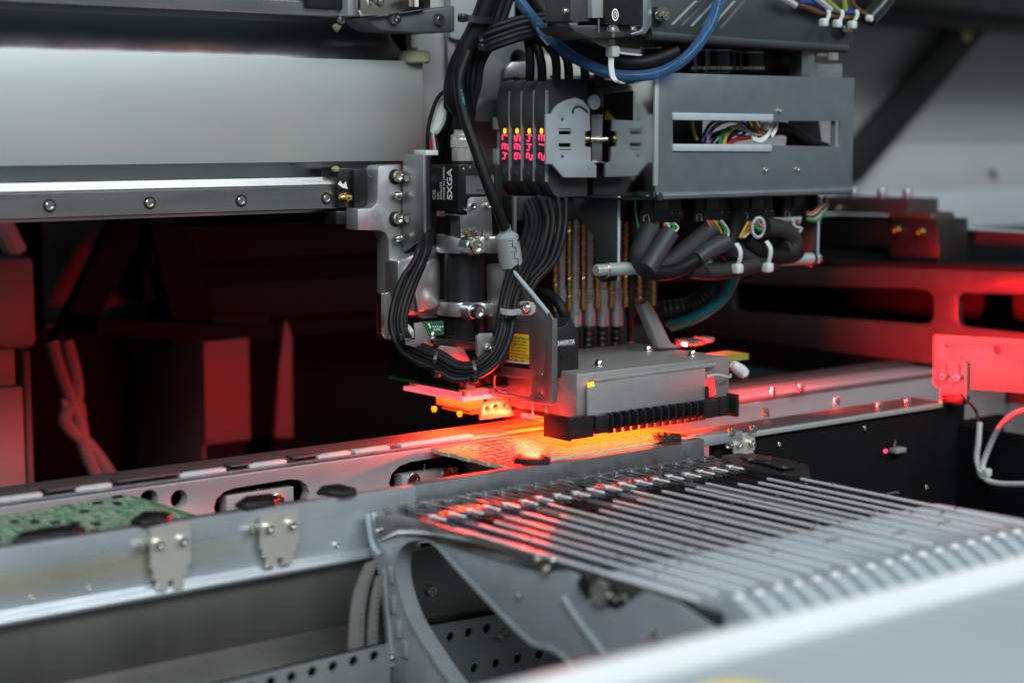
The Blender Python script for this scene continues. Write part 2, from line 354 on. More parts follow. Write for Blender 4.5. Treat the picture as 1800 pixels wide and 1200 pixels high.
# red lit plate with a sensor
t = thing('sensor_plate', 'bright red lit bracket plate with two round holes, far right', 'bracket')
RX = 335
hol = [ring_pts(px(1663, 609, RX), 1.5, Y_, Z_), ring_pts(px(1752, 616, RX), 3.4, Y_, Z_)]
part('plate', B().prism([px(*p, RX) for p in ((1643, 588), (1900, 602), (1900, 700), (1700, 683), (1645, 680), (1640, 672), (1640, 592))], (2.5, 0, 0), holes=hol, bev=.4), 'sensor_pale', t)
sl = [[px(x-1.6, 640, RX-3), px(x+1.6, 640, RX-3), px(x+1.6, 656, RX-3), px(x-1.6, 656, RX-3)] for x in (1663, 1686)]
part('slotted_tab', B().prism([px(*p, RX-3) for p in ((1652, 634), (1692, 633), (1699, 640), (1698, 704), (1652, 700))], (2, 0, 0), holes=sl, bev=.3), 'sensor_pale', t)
screw(t, px(1662, 661, RX-3.2), V((-1, 0, 0)), 2.6, 4, 'steel'); screw(t, px(1687, 663, RX-3.2), V((-1, 0, 0)), 2.6, 4, 'steel')
t = thing('photo_sensor', 'small dark sensor with amber light under the red bracket plate', 'sensor')
part('body', B().prism([px(*p, RX-5) for p in ((1654, 694), (1688, 692), (1694, 700), (1690, 712), (1656, 712))], (8, 0, 0), bev=.6), 'black', t)
part('indicator', B().lathe([(1.6, 0), (1.5, 1.2), (.8, 2), (0, 2.2)], px(1653, 708, RX-5), -X_, 12), 'led_amber', t)
part('lead', B().tube([px(1690, 702, RX), px(1704, 709, RX-2), px(1716, 724, RX-4), px(1720, 745, RX-6)], 1.1), 'rubber', t)
t = thing('white_cable', 'white cable tied in a loop in front of dark panel, right edge', 'cable')
part('sleeve', B().tube([px(1722, 742, RX-6), px(1720, 775, RX-6), px(1717, 805, RX-6), px(1724, 832, RX-6)], 2.0), 'white_plastic', t)
part('lead', B().tube([px(1810, 718, RX-30), px(1782, 728, RX-20), px(1756, 752, RX-10), px(1737, 790, RX-6), px(1727, 822, RX-7), px(1735, 843, RX-10), px(1765, 850, RX-14), px(1830, 850, RX-20)], 2.0), 'white_plastic', t)
h = px(1735, 830, RX-10); tie([px(1718, 826, RX-9), px(1727, 836, RX-12), px(1741, 832, RX-10)], (0, 0, 4), h, 2.8, 'white cable tie on the white cable loop at the right edge')
t = thing('side_cabinet', 'black cabinet panel behind the white cable loop', 'panel')
a = px(1652, 742, RX+10)
part('panel', B().box(RX+10, RX+16, -260, a.y, -120, a.z, 1), 'black_matt', t)
part('side', B().box(RX+16, RX+80, a.y-6, a.y, -120, a.z-.5, 1), 'black_matt', t)
# ---------------------------------------------------------------- far left: blurred covers behind the beam
t = thing('rear_strut', 'black slanted brace seen below the beam, upper left', 'brace')
part('bar', B().prism([py(*p, 480) for p in ((222, 340), (285, 340), (255, 410), (150, 605), (92, 605))], (0, 14, 0), bev=1), 'black_matt', t)
t = thing('support_rack', 'dark frame of horizontal bars behind the fiducial camera', 'frame')
for i, (y0, y1, dy, mm_) in enumerate(((400, 440, 0, 'machine_dark'), (448, 500, 12, 'black_matt'), (506, 540, 4, 'machine_dark'), (545, 575, 14, 'black_matt'))):
    a = py(262 if i < 2 else 300, y0, 470); b_ = py(760, y1, 470)
    part('bar', B().box(a.x, b_.x+40, 470+dy, 500+dy, b_.z, a.z, 2), mm_, t)
part('upright', B().prism([py(*p, 466) for p in ((262, 395), (330, 395), (385, 575), (308, 575))], (0, 20, 0), bev=1), 'black_matt', t)
part('shelf', B().prism([py(*p, 440) for p in ((170, 560), (300, 566), (480, 578), (480, 602), (340, 600), (170, 590))], (0, 30, 0), bev=1), 'black_matt', t)
part('plate', B().prism([py(*p, 462) for p in ((372, 550), (476, 556), (476, 592), (372, 590))], (0, 4, 0), bev=.5), 'machine_dark', t)
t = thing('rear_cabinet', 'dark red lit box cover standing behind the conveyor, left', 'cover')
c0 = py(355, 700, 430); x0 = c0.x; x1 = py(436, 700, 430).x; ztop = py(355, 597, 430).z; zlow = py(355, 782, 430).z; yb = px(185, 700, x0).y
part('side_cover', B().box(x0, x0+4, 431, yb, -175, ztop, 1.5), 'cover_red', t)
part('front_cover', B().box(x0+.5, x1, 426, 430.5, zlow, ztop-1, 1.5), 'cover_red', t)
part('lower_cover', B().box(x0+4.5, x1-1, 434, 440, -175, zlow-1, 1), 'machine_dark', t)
t = thing('rear_blade', 'narrow red lit blade standing in the dark, left centre', 'blade')  # thin upright blade, lit red by the LED bar
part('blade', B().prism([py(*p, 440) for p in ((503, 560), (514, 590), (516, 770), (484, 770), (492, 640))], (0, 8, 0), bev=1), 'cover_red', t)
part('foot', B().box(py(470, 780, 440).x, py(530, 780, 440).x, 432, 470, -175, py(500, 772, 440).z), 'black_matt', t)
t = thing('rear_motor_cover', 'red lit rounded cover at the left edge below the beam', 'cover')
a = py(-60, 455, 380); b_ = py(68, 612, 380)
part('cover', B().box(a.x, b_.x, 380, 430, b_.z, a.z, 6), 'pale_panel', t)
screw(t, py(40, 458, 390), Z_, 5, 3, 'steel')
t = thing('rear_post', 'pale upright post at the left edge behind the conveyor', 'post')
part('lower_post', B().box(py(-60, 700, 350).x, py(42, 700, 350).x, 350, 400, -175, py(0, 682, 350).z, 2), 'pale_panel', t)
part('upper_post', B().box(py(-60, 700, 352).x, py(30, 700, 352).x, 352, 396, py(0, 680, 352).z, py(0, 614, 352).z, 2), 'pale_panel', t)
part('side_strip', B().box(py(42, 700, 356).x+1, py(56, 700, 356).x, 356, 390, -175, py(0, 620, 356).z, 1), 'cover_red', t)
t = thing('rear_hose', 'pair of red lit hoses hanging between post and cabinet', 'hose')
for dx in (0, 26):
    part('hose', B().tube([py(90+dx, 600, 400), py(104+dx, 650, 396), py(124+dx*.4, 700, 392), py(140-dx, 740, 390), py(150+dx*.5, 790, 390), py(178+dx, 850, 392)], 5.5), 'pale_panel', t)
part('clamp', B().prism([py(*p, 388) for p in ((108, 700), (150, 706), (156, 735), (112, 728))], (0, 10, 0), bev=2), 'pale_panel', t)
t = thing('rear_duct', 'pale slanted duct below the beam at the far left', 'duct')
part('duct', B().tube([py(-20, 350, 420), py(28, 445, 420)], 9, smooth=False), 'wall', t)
part('backing', B().box(py(75, 385, 545).x, py(312, 600, 545).x, 545, 550, py(100, 575, 545).z, py(100, 340, 545).z), 'wall_half_shaded', t)  # patch of back wall with its shade painted in

# ---------------------------------------------------------------- gantry beam and linear guide
BY = 85
t = thing('gantry_beam', 'satin aluminium gantry beam with smooth cover plate, upper left', 'beam')
xl = py(-250, 200, BY).x; xr = py(745, 200, BY).x
zt = py(400, 98, BY).z; zbm = py(400, 287.5, BY).z
part('cover_plate', B().prism([V((xl, BY, zbm)), V((xr-2, BY, zbm)), V((xr-.2, BY, zbm+3)), V((xr-.2, BY, zt)), V((xl, BY, zt))], (0, 9, 0), bev=.9), 'alu', t)
zu = py(300, 20, BY+20).z
prof = [V((0, BY+9.5, zbm+2)), V((0, BY+10, zt-2)), V((0, BY+13, zt+4)), V((0, BY+26, zt+14)), V((0, BY+34, zt+24)), V((0, BY+34, zu+6)), V((0, BY+22, zu+8)), V((0, BY+22, zu+40)), V((0, BY+80, zu+40)), V((0, BY+80, 141)), V((0, BY+4, 141)), V((0, BY+4, 143)), V((0, BY+12, 146)), V((0, BY+12, zbm+2))]
part('body', B().prism([p+V((xl, 0, 0)) for p in prof], (xr-xl-6, 0, 0)), 'alu_dark', t)
part('screw_head', B().lathe([(2.5, 0), (2.5, 1), (1.5, 1.6), (0, 1.6)], py(513, 286, BY+4), (0, -.3, -1)), 'nickel', t)
def guide(label, Y, ztop, zbot, x0, x1, screws, pxs):
    t = thing('linear_guide', label, 'linear guide')
    h = ztop-zbot; c = (ztop+zbot)/2
    p = [V((0, Y, zbot+1)), V((0, Y, c-h*.22)), V((0, Y+1.6, c-h*.17)), V((0, Y+1.6, c+h*.17)), V((0, Y, c+h*.22)), V((0, Y, ztop-1)), V((0, Y+1, ztop)), V((0, Y+14, ztop)), V((0, Y+14, zbot)), V((0, Y+1, zbot))]
    p = [V((0, Y, zbot+.6)), V((0, Y, ztop-6.2)), V((0, Y+1.2, ztop-5.6)), V((0, Y+1.2, ztop-4.9)), V((0, Y+.3, ztop-4.4)), V((0, Y+2.5, ztop)), V((0, Y+14, ztop)), V((0, Y+14, zbot)), V((0, Y+.8, zbot))]
    part('rail', B().prism([q+V((x0, 0, 0)) for q in p], (x1-x0, 0, 0), bev=.0), 'steel', t)
    for q in pxs:
        s = py(*q, Y-.1)
        part('counterbore', B().lathe([(3.9, 0), (3.9, .25), (3.3, .3), (3.3, .2), (0, .2)], s, -Y_, 24), 'dark_hole', t)
        screw(t, s+V((0, -.1, 0)), -Y_, 2.7, 1.2, 'nickel')
    return t
RY = 74
zt_, zb_ = py(300, 317, RY).z, py(300, 377, RY).z
guide('polished lower linear guide rail with sunk screws under the beam', RY, zt_, zb_, xl, py(720, 350, RY).x, 4, ((87, 362), (263, 357), (424, 353), (574, 349)))
part('rail_seat', B().box(xl, xr-20, RY+14.2, BY+3.8, zb_+1.5, zt_-2), 'alu_dark', ROOTS[-1])
zu_ = py(300, 16, RY).z
t = guide('upper linear guide rail along the top edge of the picture, left', RY, zu_+14, zu_, xl, py(640, 10, RY).x, 0, ())
part('rail_seat', B().box(xl, xr, RY+14.2, BY+21.8, zu_+3, zu_+20), 'alu_dark', t)
# slider blocks
t = thing('slider_block', 'black slider block with brass grease nipple on the lower guide rail', 'slider')
def pbox(p0, p1, Y0, Y1, m, name, parent, bev=.6):
    a, b2 = py(*p0, Y0), py(*p1, Y0); return part(name, B().box(min(a.x, b2.x), max(a.x, b2.x), Y0, Y1, min(a.z, b2.z), max(a.z, b2.z), bev), m, parent)
pbox((594, 296), (643, 364), RY-4, RY+16, 'black_satin', 'body', t)
pbox((622, 298), (645, 366), RY-8, RY-4.2, 'anod', 'end_cap', t)
pbox((591, 371), (618, 394), RY-3, RY+12, 'black_satin', 'wiper', t, 1.)
part('grease_nipple', B().lathe([(2.6, 0), (2.6, 2), (3.3, 2.4), (3.3, 4), (2, 5), (2.6, 6.5), (1.2, 8), (0, 8)], py(614, 347, RY-6), V((-1, -.15, 0)), 16), 'brass', t)
part('label_chip', B().prism([py(*p, RY-8.3) for p in ((594, 324), (598, 318), (603, 325), (608, 319), (611, 332), (602, 330))], (0, .25, 0)), 'label_white', t)
part('grease_blob', B().lathe([(0, -2), (2.2, -1), (2.8, .4), (1.6, 1.8), (0, 2.2)], py(590, 298, RY-3), Z_, 9), 'grease', t)
t = thing('upper_slider', 'metal slider block with cap screw hanging at the top edge', 'slider')
pbox((611, -30), (636, 29), RY-10, RY+16, 'alu', 'block', t)
pbox((541, -30), (607, 18), RY-4, RY+16, 'black', 'end_cap', t, 1.5)
part('plate', B().prism([py(*p, RY-20) for p in ((634, -30), (757, -30), (757, 14), (690, 25), (640, 29), (634, 18))], (0, 5, 0), bev=.4), 'nickel', t)
screw(t, py(655, 2, RY-20.2), V((.35, -1, -.1)), 4.2, 6, 'nickel')
part('pin', B().cyl(1.4, py(732, -20, RY-22), py(732, 13, RY-22), 12, .3), 'white_plastic', t)
part('grease_blob', B().lathe([(0, -3.5), (2.2, -1.5), (3.2, .4), (1.6, 1.8), (0, 2.2)], py(592, 48, RY+2), Z_, 9), 'grease', t)
part('nipple', B().lathe([(2.6, 0), (2.6, 2), (1.8, 3), (1.6, 6), (0, 6.4)], py(602, 36, RY), V((-.8, -.6, 0)), 12), 'steel', t)
t = thing('upper_bracket', 'dark cast bracket with two cap screws above the beam end', 'bracket')
part('body', B().prism([py(*p, RY-14) for p in ((640, 31), (690, 27), (757, 16), (800, 10), (800, 57), (725, 58), (668, 53), (654, 44))], (0, 26, 0), bev=1.2), 'cast_dark', t)
screw(t, py(690, 32, RY-14.2), V((.2, -1, -.1)), 3.7, 4.5, 'steel'); screw(t, py(770, 35, RY-14.2), V((.2, -1, -.1)), 3.6, 3, 'steel')
part('gasket', B().cyl(3.9, py(770, 35, RY-14.4), py(770, 35, RY-15.6)), 'black', t)
# ---------------------------------------------------------------- conveyor
# front rail
t = thing('front_rail', 'bright aluminium front conveyor rail with lower flange, running rightwards', 'conveyor rail')
FY = -95
xa = -560; xm = py(650, 870, FY).x; xe = py(1228, 775, FY).x
prof = [(FY, 1.2), (FY+6, 1.2), (FY+6, -6), (FY+9, -6), (FY+9, -30), (FY+3, -34), (FY-3.5, -34), (FY-4.5, -33), (FY-4.5, -31.5), (FY-1, -28), (FY, -22)]
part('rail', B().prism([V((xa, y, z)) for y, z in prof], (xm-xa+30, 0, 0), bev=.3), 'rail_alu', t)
prof2 = [(FY-.6, 1.4), (FY+8, 1.4), (FY+8, -30), (FY-.6, -30)]
part('end_rail', B().prism([V((xm+30.2, y, z)) for y, z in prof2], (xe-xm-30.2-14, 0, 0), bev=.4), 'rail_grey', t)
part('end_piece', B().box(xe-13.8, xe+6, FY+1, FY+9, -16, 2.2, .4), 'rail_grey', t)
part('belt_ledge', B().box(xm-40, xe-14, FY+8.2, FY+15, -8, -2.2, .4), 'rail_grey', t)
part('belt_ledge', B().box(xa, xm-41, FY+9.2, FY+15, -8, -2.2, .4), 'black_satin', t)
for q in ((56, 1052), (158, 1035), (592, 957)):
    screw(t, py(*q, FY-.4), -Y_, 1.3, 1.2, 'nickel')
def tab(pts, z, m, label, th=2.2):
    o = tag(part('clamp_tab', B().prism([pz(*p, z) for p in pts], (0, 0, th), bev=.5), m), label, 'clamp tab', 'board clamp tabs on the front rail')
    return o
tab(((18, 957), (40, 940), (130, 926), (152, 934), (140, 944)), 0.6, 'black_satin', 'black board clamp tab nearest the left edge of the picture')
tab(((228, 921), (252, 905), (290, 904), (305, 911), (296, 918), (255, 928)), 1.4, 'black_satin', 'black clamp tab above the left hinge plate')
tab(((412, 892), (432, 878), (476, 873), (492, 879), (484, 888), (436, 898)), 1.4, 'black_satin', 'black clamp tab above the right hinge plate')
tab(((556, 870), (566, 860), (596, 856), (626, 864), (628, 871), (600, 875)), 1.4, 'black_satin', 'black clamp tab on the bare stretch of front rail')
tab(((900, 809), (916, 801), (952, 802), (969, 811), (966, 816), (934, 819), (905, 815)), 1.6, 'black_satin', 'red reflecting black clamp tab at the near corner of the circuit board')
tab(((1146, 766), (1168, 764), (1197, 768), (1198, 776), (1168, 779), (1150, 773)), 2.4, 'black_satin', 'red reflecting black clamp tab at the right end of the circuit board')
t = thing('belt_cover', 'black cover strip along the inside of the front rail, left', 'strip')
part('strip', B().box(xa, py(545, 880, FY+7).x, FY+6.3, FY+12, -4, .4, .4), 'black_satin', t)
def hinge(x0, x1, y0, y1, label, Y=FY-5.2):
    t = thing('hinge_plate', label, 'bracket', 'steel plates on the front rail')
    wd = x1-x0; hh = y1-y0; sl = -.155
    f = lambda u, v: py(x0+u*wd, y0+v*hh+sl*(u-.5)*wd, Y)
    out = [f(u, v) for u, v in ((0, 0), (1, 0), (1, .64), (.92, .64), (.92, .8), (.84, .8), (.84, 1), (.58, 1), (.58, .88), (.5, .84), (.42, .88), (.42, 1), (.16, 1), (.16, .82), (.06, .8), (.06, .64), (0, .64))]
    hl = [ring_pts(f(.22, .34), 1.0, X_, Z_, 10), ring_pts(f(.80, .34), 1.0, X_, Z_, 10)]
    part('plate', B().prism(out, (0, 1.6, 0), holes=hl), 'connector_metal', t)
    part('spacer', B().prism([f(u, v)+V((0, 1.7, 0)) for u, v in ((.05, .05), (.95, .05), (.95, .5), (.05, .5))], (0, 3.2, 0)), 'nickel', t)
    for u in (.2, .8): screw(t, f(u, .26)+V((0, -.1, 0)), V((-.3, -1, .1)), 2.0, 3.4, 'nickel')
    screw(t, f(-.08, .26)+V((0, 2, 0)), V((-.9, -.5, .1)), 2.2, 4.2, 'nickel'); return t
hinge(266, 335, 922, 1036, 'left steel bracket plate with round screws on the front rail')
hinge(459, 526, 900, 993, 'right steel bracket plate with round screws on the front rail')
hinge(1290, 1327, 771, 806, 'small steel bracket plate at the right end behind the feeders', Y=FY+6)
# rear rail, facing the viewer
t = thing('rear_rail', 'pale rear conveyor rail with oval slots, lit pink', 'conveyor rail')
QY = 2.
f0 = lambda x, y: py(x, y, QY)
def oval(x0, x1, y0, y1, sl=-.16, n=6):
    cx, cy = (x0+x1)/2, (y0+y1)/2; r = (y1-y0)/2; out = []
    for s_, a0 in ((1, -90), (-1, 90)):
        for i in range(n+1):
            a = math.radians(a0+180*i/n); u = s_*((x1-x0)/2-r*1.2)+r*1.2*math.cos(a); out.append(f0(cx+u, cy+sl*u-r*math.sin(a)))
    return out
holes = [oval(376, 544, 850, 908), oval(684, 830, 806, 868), ring_pts(f0(315, 877), 5.2, X_, Z_, 20), ring_pts(f0(262, 878), 5.6, X_, Z_, 20)]
xq0 = -520; xq1 = 560
part('face', B().prism([V((xq0, QY, -1.)), V((xq1, QY, -1.)), V((xq1, QY, -60)), V((xq0, QY, -60))], (0, 8, 0), holes=holes, bev=.3), 'rail_pale', t)
part('back_plate', B().box(xq0, xq1, QY+22, QY+26, -60, -3), 'black_matt', t)
part('ledge', B().box(xq0, xq1, QY+.6, QY+10, -.9, 1.2, .2), 'rail_grey', t)
part('top_strip', B().box(xq0, 40, QY+10.2, QY+34, -3, 2.6, .4), 'grit', t)
part('top_strip', B().box(40.2, xq1, QY+10.2, QY+40, -3, 2.2, .6), 'rail_pale', t)
part('back_bar', B().box(40.2, xq1, QY+40.2, QY+60, -20, 5, 1), 'sheet_dark', t)
for x0, x1 in ((8, 92), (152, 214), (334, 414), (456, 520), (575, 632), (640, 700), (720, 846)):
    a = pz(x0, 890-.142*x0, 2).x; b2 = pz(x1, 890-.142*x1, 2).x
    part('belt_pad', B().box(a, b2, QY+1.5, QY+7, 1.3, 3.2, .3), 'belt', t)
for x0, x1 in ((92, 150), (216, 330), (414, 452), (522, 572)):
    a = pz(x0, 885-.142*x0, 2).x; b2 = pz(x1, 885-.142*x1, 2).x
    part('guide_tab', B().box(a, b2, QY+3, QY+13, 2.7, 4.0, .6), 'grit', t)
for q0, q1, h0, h1 in (((398, 880), (517, 862), 868, 905), ((707, 833), (806, 817), 832, 862)):
    a = py(q0[0], h0, QY+3); b2 = py(q1[0], h1, QY+3)
    m_ = part('slide_bar', B().box(a.x, b2.x, QY+3, QY+12, b2.z-4, a.z-1.2, .6), 'rail_pale', t)
for q in ((486, 880), (726, 843), (787, 834)): screw(t, py(*q, QY+2.9), -Y_, 4.6, 1.6, 'nickel')
for q in ((453, 866), (746, 822)): part('pin', B().cyl(.8, py(q[0], q[1]-8, QY+8), py(q[0], q[1]+6, QY+8), 10), 'nickel', t)
t = thing('rail_screws', 'upright screws along the far conveyor rail at right', 'screws') if 0 else t
for q, z in (((1358, 694), 4), ((1407, 688), 4), ((1470, 712), 2.4), ((1346, 733), 2.4)):
    screw(t, pz(*q, z), Z_, 2.6, 5.5, 'nickel')
# far part of the front rail with its dark skirt
t = thing('far_front_rail', 'far conveyor rail with a bright edge above a black panel, right', 'conveyor rail')
GY = -86
xs = py(1232, 782, GY).x; xf = py(1655, 700, GY).x
part('bright_edge', B().box(xs+6, xf, GY-1.2, GY+1, -3.2, .2, .5), 'alu', t)
part('top', B().box(xs+2, xf, GY+1.2, GY+26, -2, 1.0, .5), 'grit', t)
part('skirt', B().box(xs+14, xf+30, GY+2, GY+7, -150, -3.4, .5), 'black_matt', t)
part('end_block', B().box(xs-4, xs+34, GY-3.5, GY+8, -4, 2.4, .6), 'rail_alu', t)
for q in ((1286, 764), (1324, 759), (1545, 719), (1595, 712)): screw(t, pz(q[0], q[1], 1.0), Z_, 2.4, 4.5, 'nickel')
for q in ((1519, 752), (1369, 781), (1628, 856)): screw(t, py(*q, GY+1.8), -Y_, 1.7, .8, 'nickel')
t = thing('small_sensor', 'tiny sensor with a red light on the black panel, right', 'sensor')
pp = py(1572, 790, GY+1); part('body', B().box(pp.x-5, pp.x+6, GY-5, GY+1.8, pp.z-1.5, pp.z+1.8, .5), 'grey_plastic', t)
part('indicator', B().lathe([(1.4, 0), (1.4, 1.5), (0, 2.2)], py(1557, 792, GY-4), V((-1, -.5, 0)), 10), 'led_red', t)
part('bolt', B().cyl(1.3, py(1573, 783, GY-3), py(1573, 774, GY-3), 10, .2), 'nickel', t)
t = thing('black_clamp', 'black corner clamp at the right end of the feeder row', 'clamp')
part('body', B().prism([pz(*p, -3) for p in ((1268, 800), (1300, 795), (1420, 815), (1426, 838), (1406, 838), (1310, 824))], (0, 0, -14), bev=1), 'anod', t)
part('pad', B().prism([pz(*p, -2.4) for p in ((1300, 805), (1320, 800), (1400, 814), (1398, 824), (1376, 826))], (0, 0, 1.6), bev=.4), 'black_satin', t)
screw(t, pz(1320, 808, -.8), Z_, 2.2, 1, 'steel'); screw(t, pz(1378, 822, -.8), Z_, 2.2, 1, 'steel')
part('dot', B().lathe([(1.0, 0), (1.0, .4), (0, .5)], pz(1350, 814, -.8), Z_, 10), 'nickel', t)

# ---------------------------------------------------------------- circuit boards
def pcb_mat(name, green, trace, scale):          # solder mask with faint copper traces under it
    m = bpy.data.materials.new(name); m.use_nodes = True; nt = m.node_tree; L = nt.links.new; b = nt.nodes['Principled BSDF']
    tc = nt.nodes.new('ShaderNodeTexCoord'); outs = []
    for k, rz in ((1., 0.), (.8, math.pi/2)):
        mp = nt.nodes.new('ShaderNodeMapping'); mp.inputs['Rotation'].default_value = (0, 0, rz); L(tc.outputs['Object'], mp.inputs[0])
        br = nt.nodes.new('ShaderNodeTexBrick'); br.inputs['Scale'].default_value = scale*k; br.inputs['Mortar Size'].default_value = .05; br.inputs['Brick Width'].default_value = 3.; br.inputs['Row Height'].default_value = .35
        br.inputs['Color1'].default_value = (0, 0, 0, 1); br.inputs['Color2'].default_value = (.25, .25, .25, 1); br.inputs['Mortar'].default_value = (1, 1, 1, 1); L(mp.outputs[0], br.inputs[0]); outs.append(br)
    no = nt.nodes.new('ShaderNodeTexNoise'); no.inputs['Scale'].default_value = 45; no.inputs['Detail'].default_value = 1; L(tc.outputs['Object'], no.inputs[0])
    gt = nt.nodes.new('ShaderNodeMath'); gt.operation = 'GREATER_THAN'; gt.inputs[1].default_value = .5; L(no.outputs[0], gt.inputs[0])
    mx = nt.nodes.new('ShaderNodeMix'); mx.data_type = 'RGBA'; L(gt.outputs[0], mx.inputs[0]); L(outs[0].outputs[0], mx.inputs[6]); L(outs[1].outputs[0], mx.inputs[7])
    cr = nt.nodes.new('ShaderNodeMix'); cr.data_type = 'RGBA'; L(mx.outputs[2], cr.inputs[0]); cr.inputs[6].default_value = (*green, 1); cr.inputs[7].default_value = (*trace, 1)
    L(cr.outputs[2], b.inputs['Base Color']); b.inputs['Roughness'].default_value = .34; MATS[name] = m
def footprints(rng, x0, x1, y0, y1, cell=9.0):   # a printed layout: chip outlines, pad rows, small two-pad parts
    pads, chips, small = [], [], []
    ny = int((y1-y0)//cell); nx = int((x1-x0)//cell)
    for iy in range(ny):
        for ix in range(nx):
            cx, cy = x0+(ix+.5)*cell, y0+(iy+.5)*cell; k = rng.random()
            if k < .22:                              # two-row chip
                n = rng.choice((5, 6, 7)); rot_ = rng.random() < .5; chips.append((cx, cy, 2.2, 3.2) if not rot_ else (cx, cy, 3.2, 2.2))
                for q in range(n):
                    for s_ in (-1, 1):
                        a, c_ = s_*3.0, (q-(n-1)/2)*1.1
                        pads.append((cx+a, cy+c_, .8, .32) if not rot_ else (cx+c_, cy+a, .32, .8))
            elif k < .36:                            # square chip, pads on four sides
                chips.append((cx, cy, 2.6, 2.6))
                for q in range(6):
                    c_ = (q-2.5)*.9
                    for s_ in (-1, 1): pads.append((cx+s_*3.4, cy+c_, .7, .28)); pads.append((cx+c_, cy+s_*3.4, .28, .7))
            elif k < .74:                            # rows of small parts
                rot_ = rng.random() < .5
                for q in range(3):
                    for r_ in range(2):
                        u, v_ = (r_-.5)*4.2+rng.uniform(-.2, .2), (q-1)*2.5
                        if rot_: u, v_ = v_, u
                        small.append((cx+u, cy+v_, rot_)); d = .85
                        for s_ in (-1, 1): pads.append((cx+u+(0 if rot_ else s_*d), cy+v_+(s_*d if rot_ else 0), .45, .5))
            else:
                for q in range(4): pads.append((cx+(q-1.5)*2.2, cy, .75, .75))
    return pads, chips, small
pcb_mat('pcb_main', (.014, .013, .010), (.05, .04, .025), 160)
pcb_mat('pcb_left', (.03, .15, .075), (.10, .28, .16), 160)
t = thing('circuit_board', 'bare circuit board glowing red and yellow under the placement head', 'circuit board')
PX0, PX1, PY0, PY1 = -66, 92, -80, -1
zp = -.6
edge = []                                       # the scored left edge with snapped tabs
n = 8
for i in range(n):
    ya = PY1+(PY0-PY1)*i/n; yb2 = PY1+(PY0-PY1)*(i+1)/n; d = (-1.0 if i % 2 else 0.)
    edge += [V((PX0+d, ya-.6, zp)), V((PX0+d, yb2+.6, zp))]
pcb_o = [V((PX1, PY0, zp)), V((PX1, PY1, zp))]+edge
part('board', B().prism(pcb_o, (0, 0, -2.4)), 'pcb_edge', t)
ins = [V((PX1-.4, PY0+2.2, zp+.06)), V((PX1-.4, PY1-.4, zp+.06)), V((PX0+.3, PY1-.4, zp+.06)), V((PX0+.3, PY0+2.2, zp+.06))]
part('solder_side', B().prism(ins, (0, 0, .05)), 'pcb_main', t)
rnd = random.Random(3); b = B()
pads, chips, small = footprints(random.Random(11), PX0+3, PX1-3, PY0+4, PY1-2, 8.6)
for x, y, kx, ky in pads: b.box(x-kx, x+kx, y-ky, y+ky, zp+.11, zp+.26)
o = part('solder_pads', b, 'pcb_pad', t); o['kind'] = 'stuff'
part('edge_strip', B().box(PX0+30, PX1-14, PY0+.2, PY0+2.4, zp+.05, zp+1.5, .2), 'pcb_edge', t)
t = thing('circuit_board', 'green circuit board waiting on the conveyor at the left edge', 'circuit board')
bl = [pz(*p, -1.6) for p in ((-120, 925), (0, 906), (212, 869), (240, 872), (348, 906), (320, 914), (0, 966), (-120, 990))]
part('board', B().prism(bl, (0, 0, -1.6)), 'pcb_edge', t)
part('top_face', B().prism([p+V((0, 0, .07)) for p in bl], (0, 0, .05)), 'pcb_left', t)
def inside(u, v_):
    r_ = False; j = len(bl)-1
    for i2 in range(len(bl)):
        if ((bl[i2].y > v_) != (bl[j].y > v_)) and (u < (bl[j].x-bl[i2].x)*(v_-bl[i2].y)/(bl[j].y-bl[i2].y)+bl[i2].x): r_ = not r_
        j = i2
    return r_
ok = lambda x, y: all(inside(x+a, y+c_) for a in (-3, 3) for c_ in (-3, 3))
pads, chips, small = footprints(random.Random(5), min(p.x for p in bl), max(p.x for p in bl), min(p.y for p in bl), max(p.y for p in bl), 7.4)
b, b3 = B(), B()
for x, y, kx, ky in pads:
    if ok(x, y): b.box(x-kx, x+kx, y-ky, y+ky, -1.46, -1.2)
for x, y, r_ in small:
    if ok(x, y): kx, ky = (.5, 1.0) if r_ else (1.0, .5); b3.box(x-kx, x+kx, y-ky, y+ky, -1.46, -.8)
o = part('solder_pads', b, 'pcb_tan', t); o['kind'] = 'stuff'
o = part('small_components', b3, 'pcb_tan', t); o['kind'] = 'stuff'
for x, y, kx, ky in chips[::3]:
    kx *= .75; ky *= .75
    if ok(x, y): part('chip', B().box(x-kx, x+kx, y-ky, y+ky, -1.4, -.2, .15), 'chip', t)
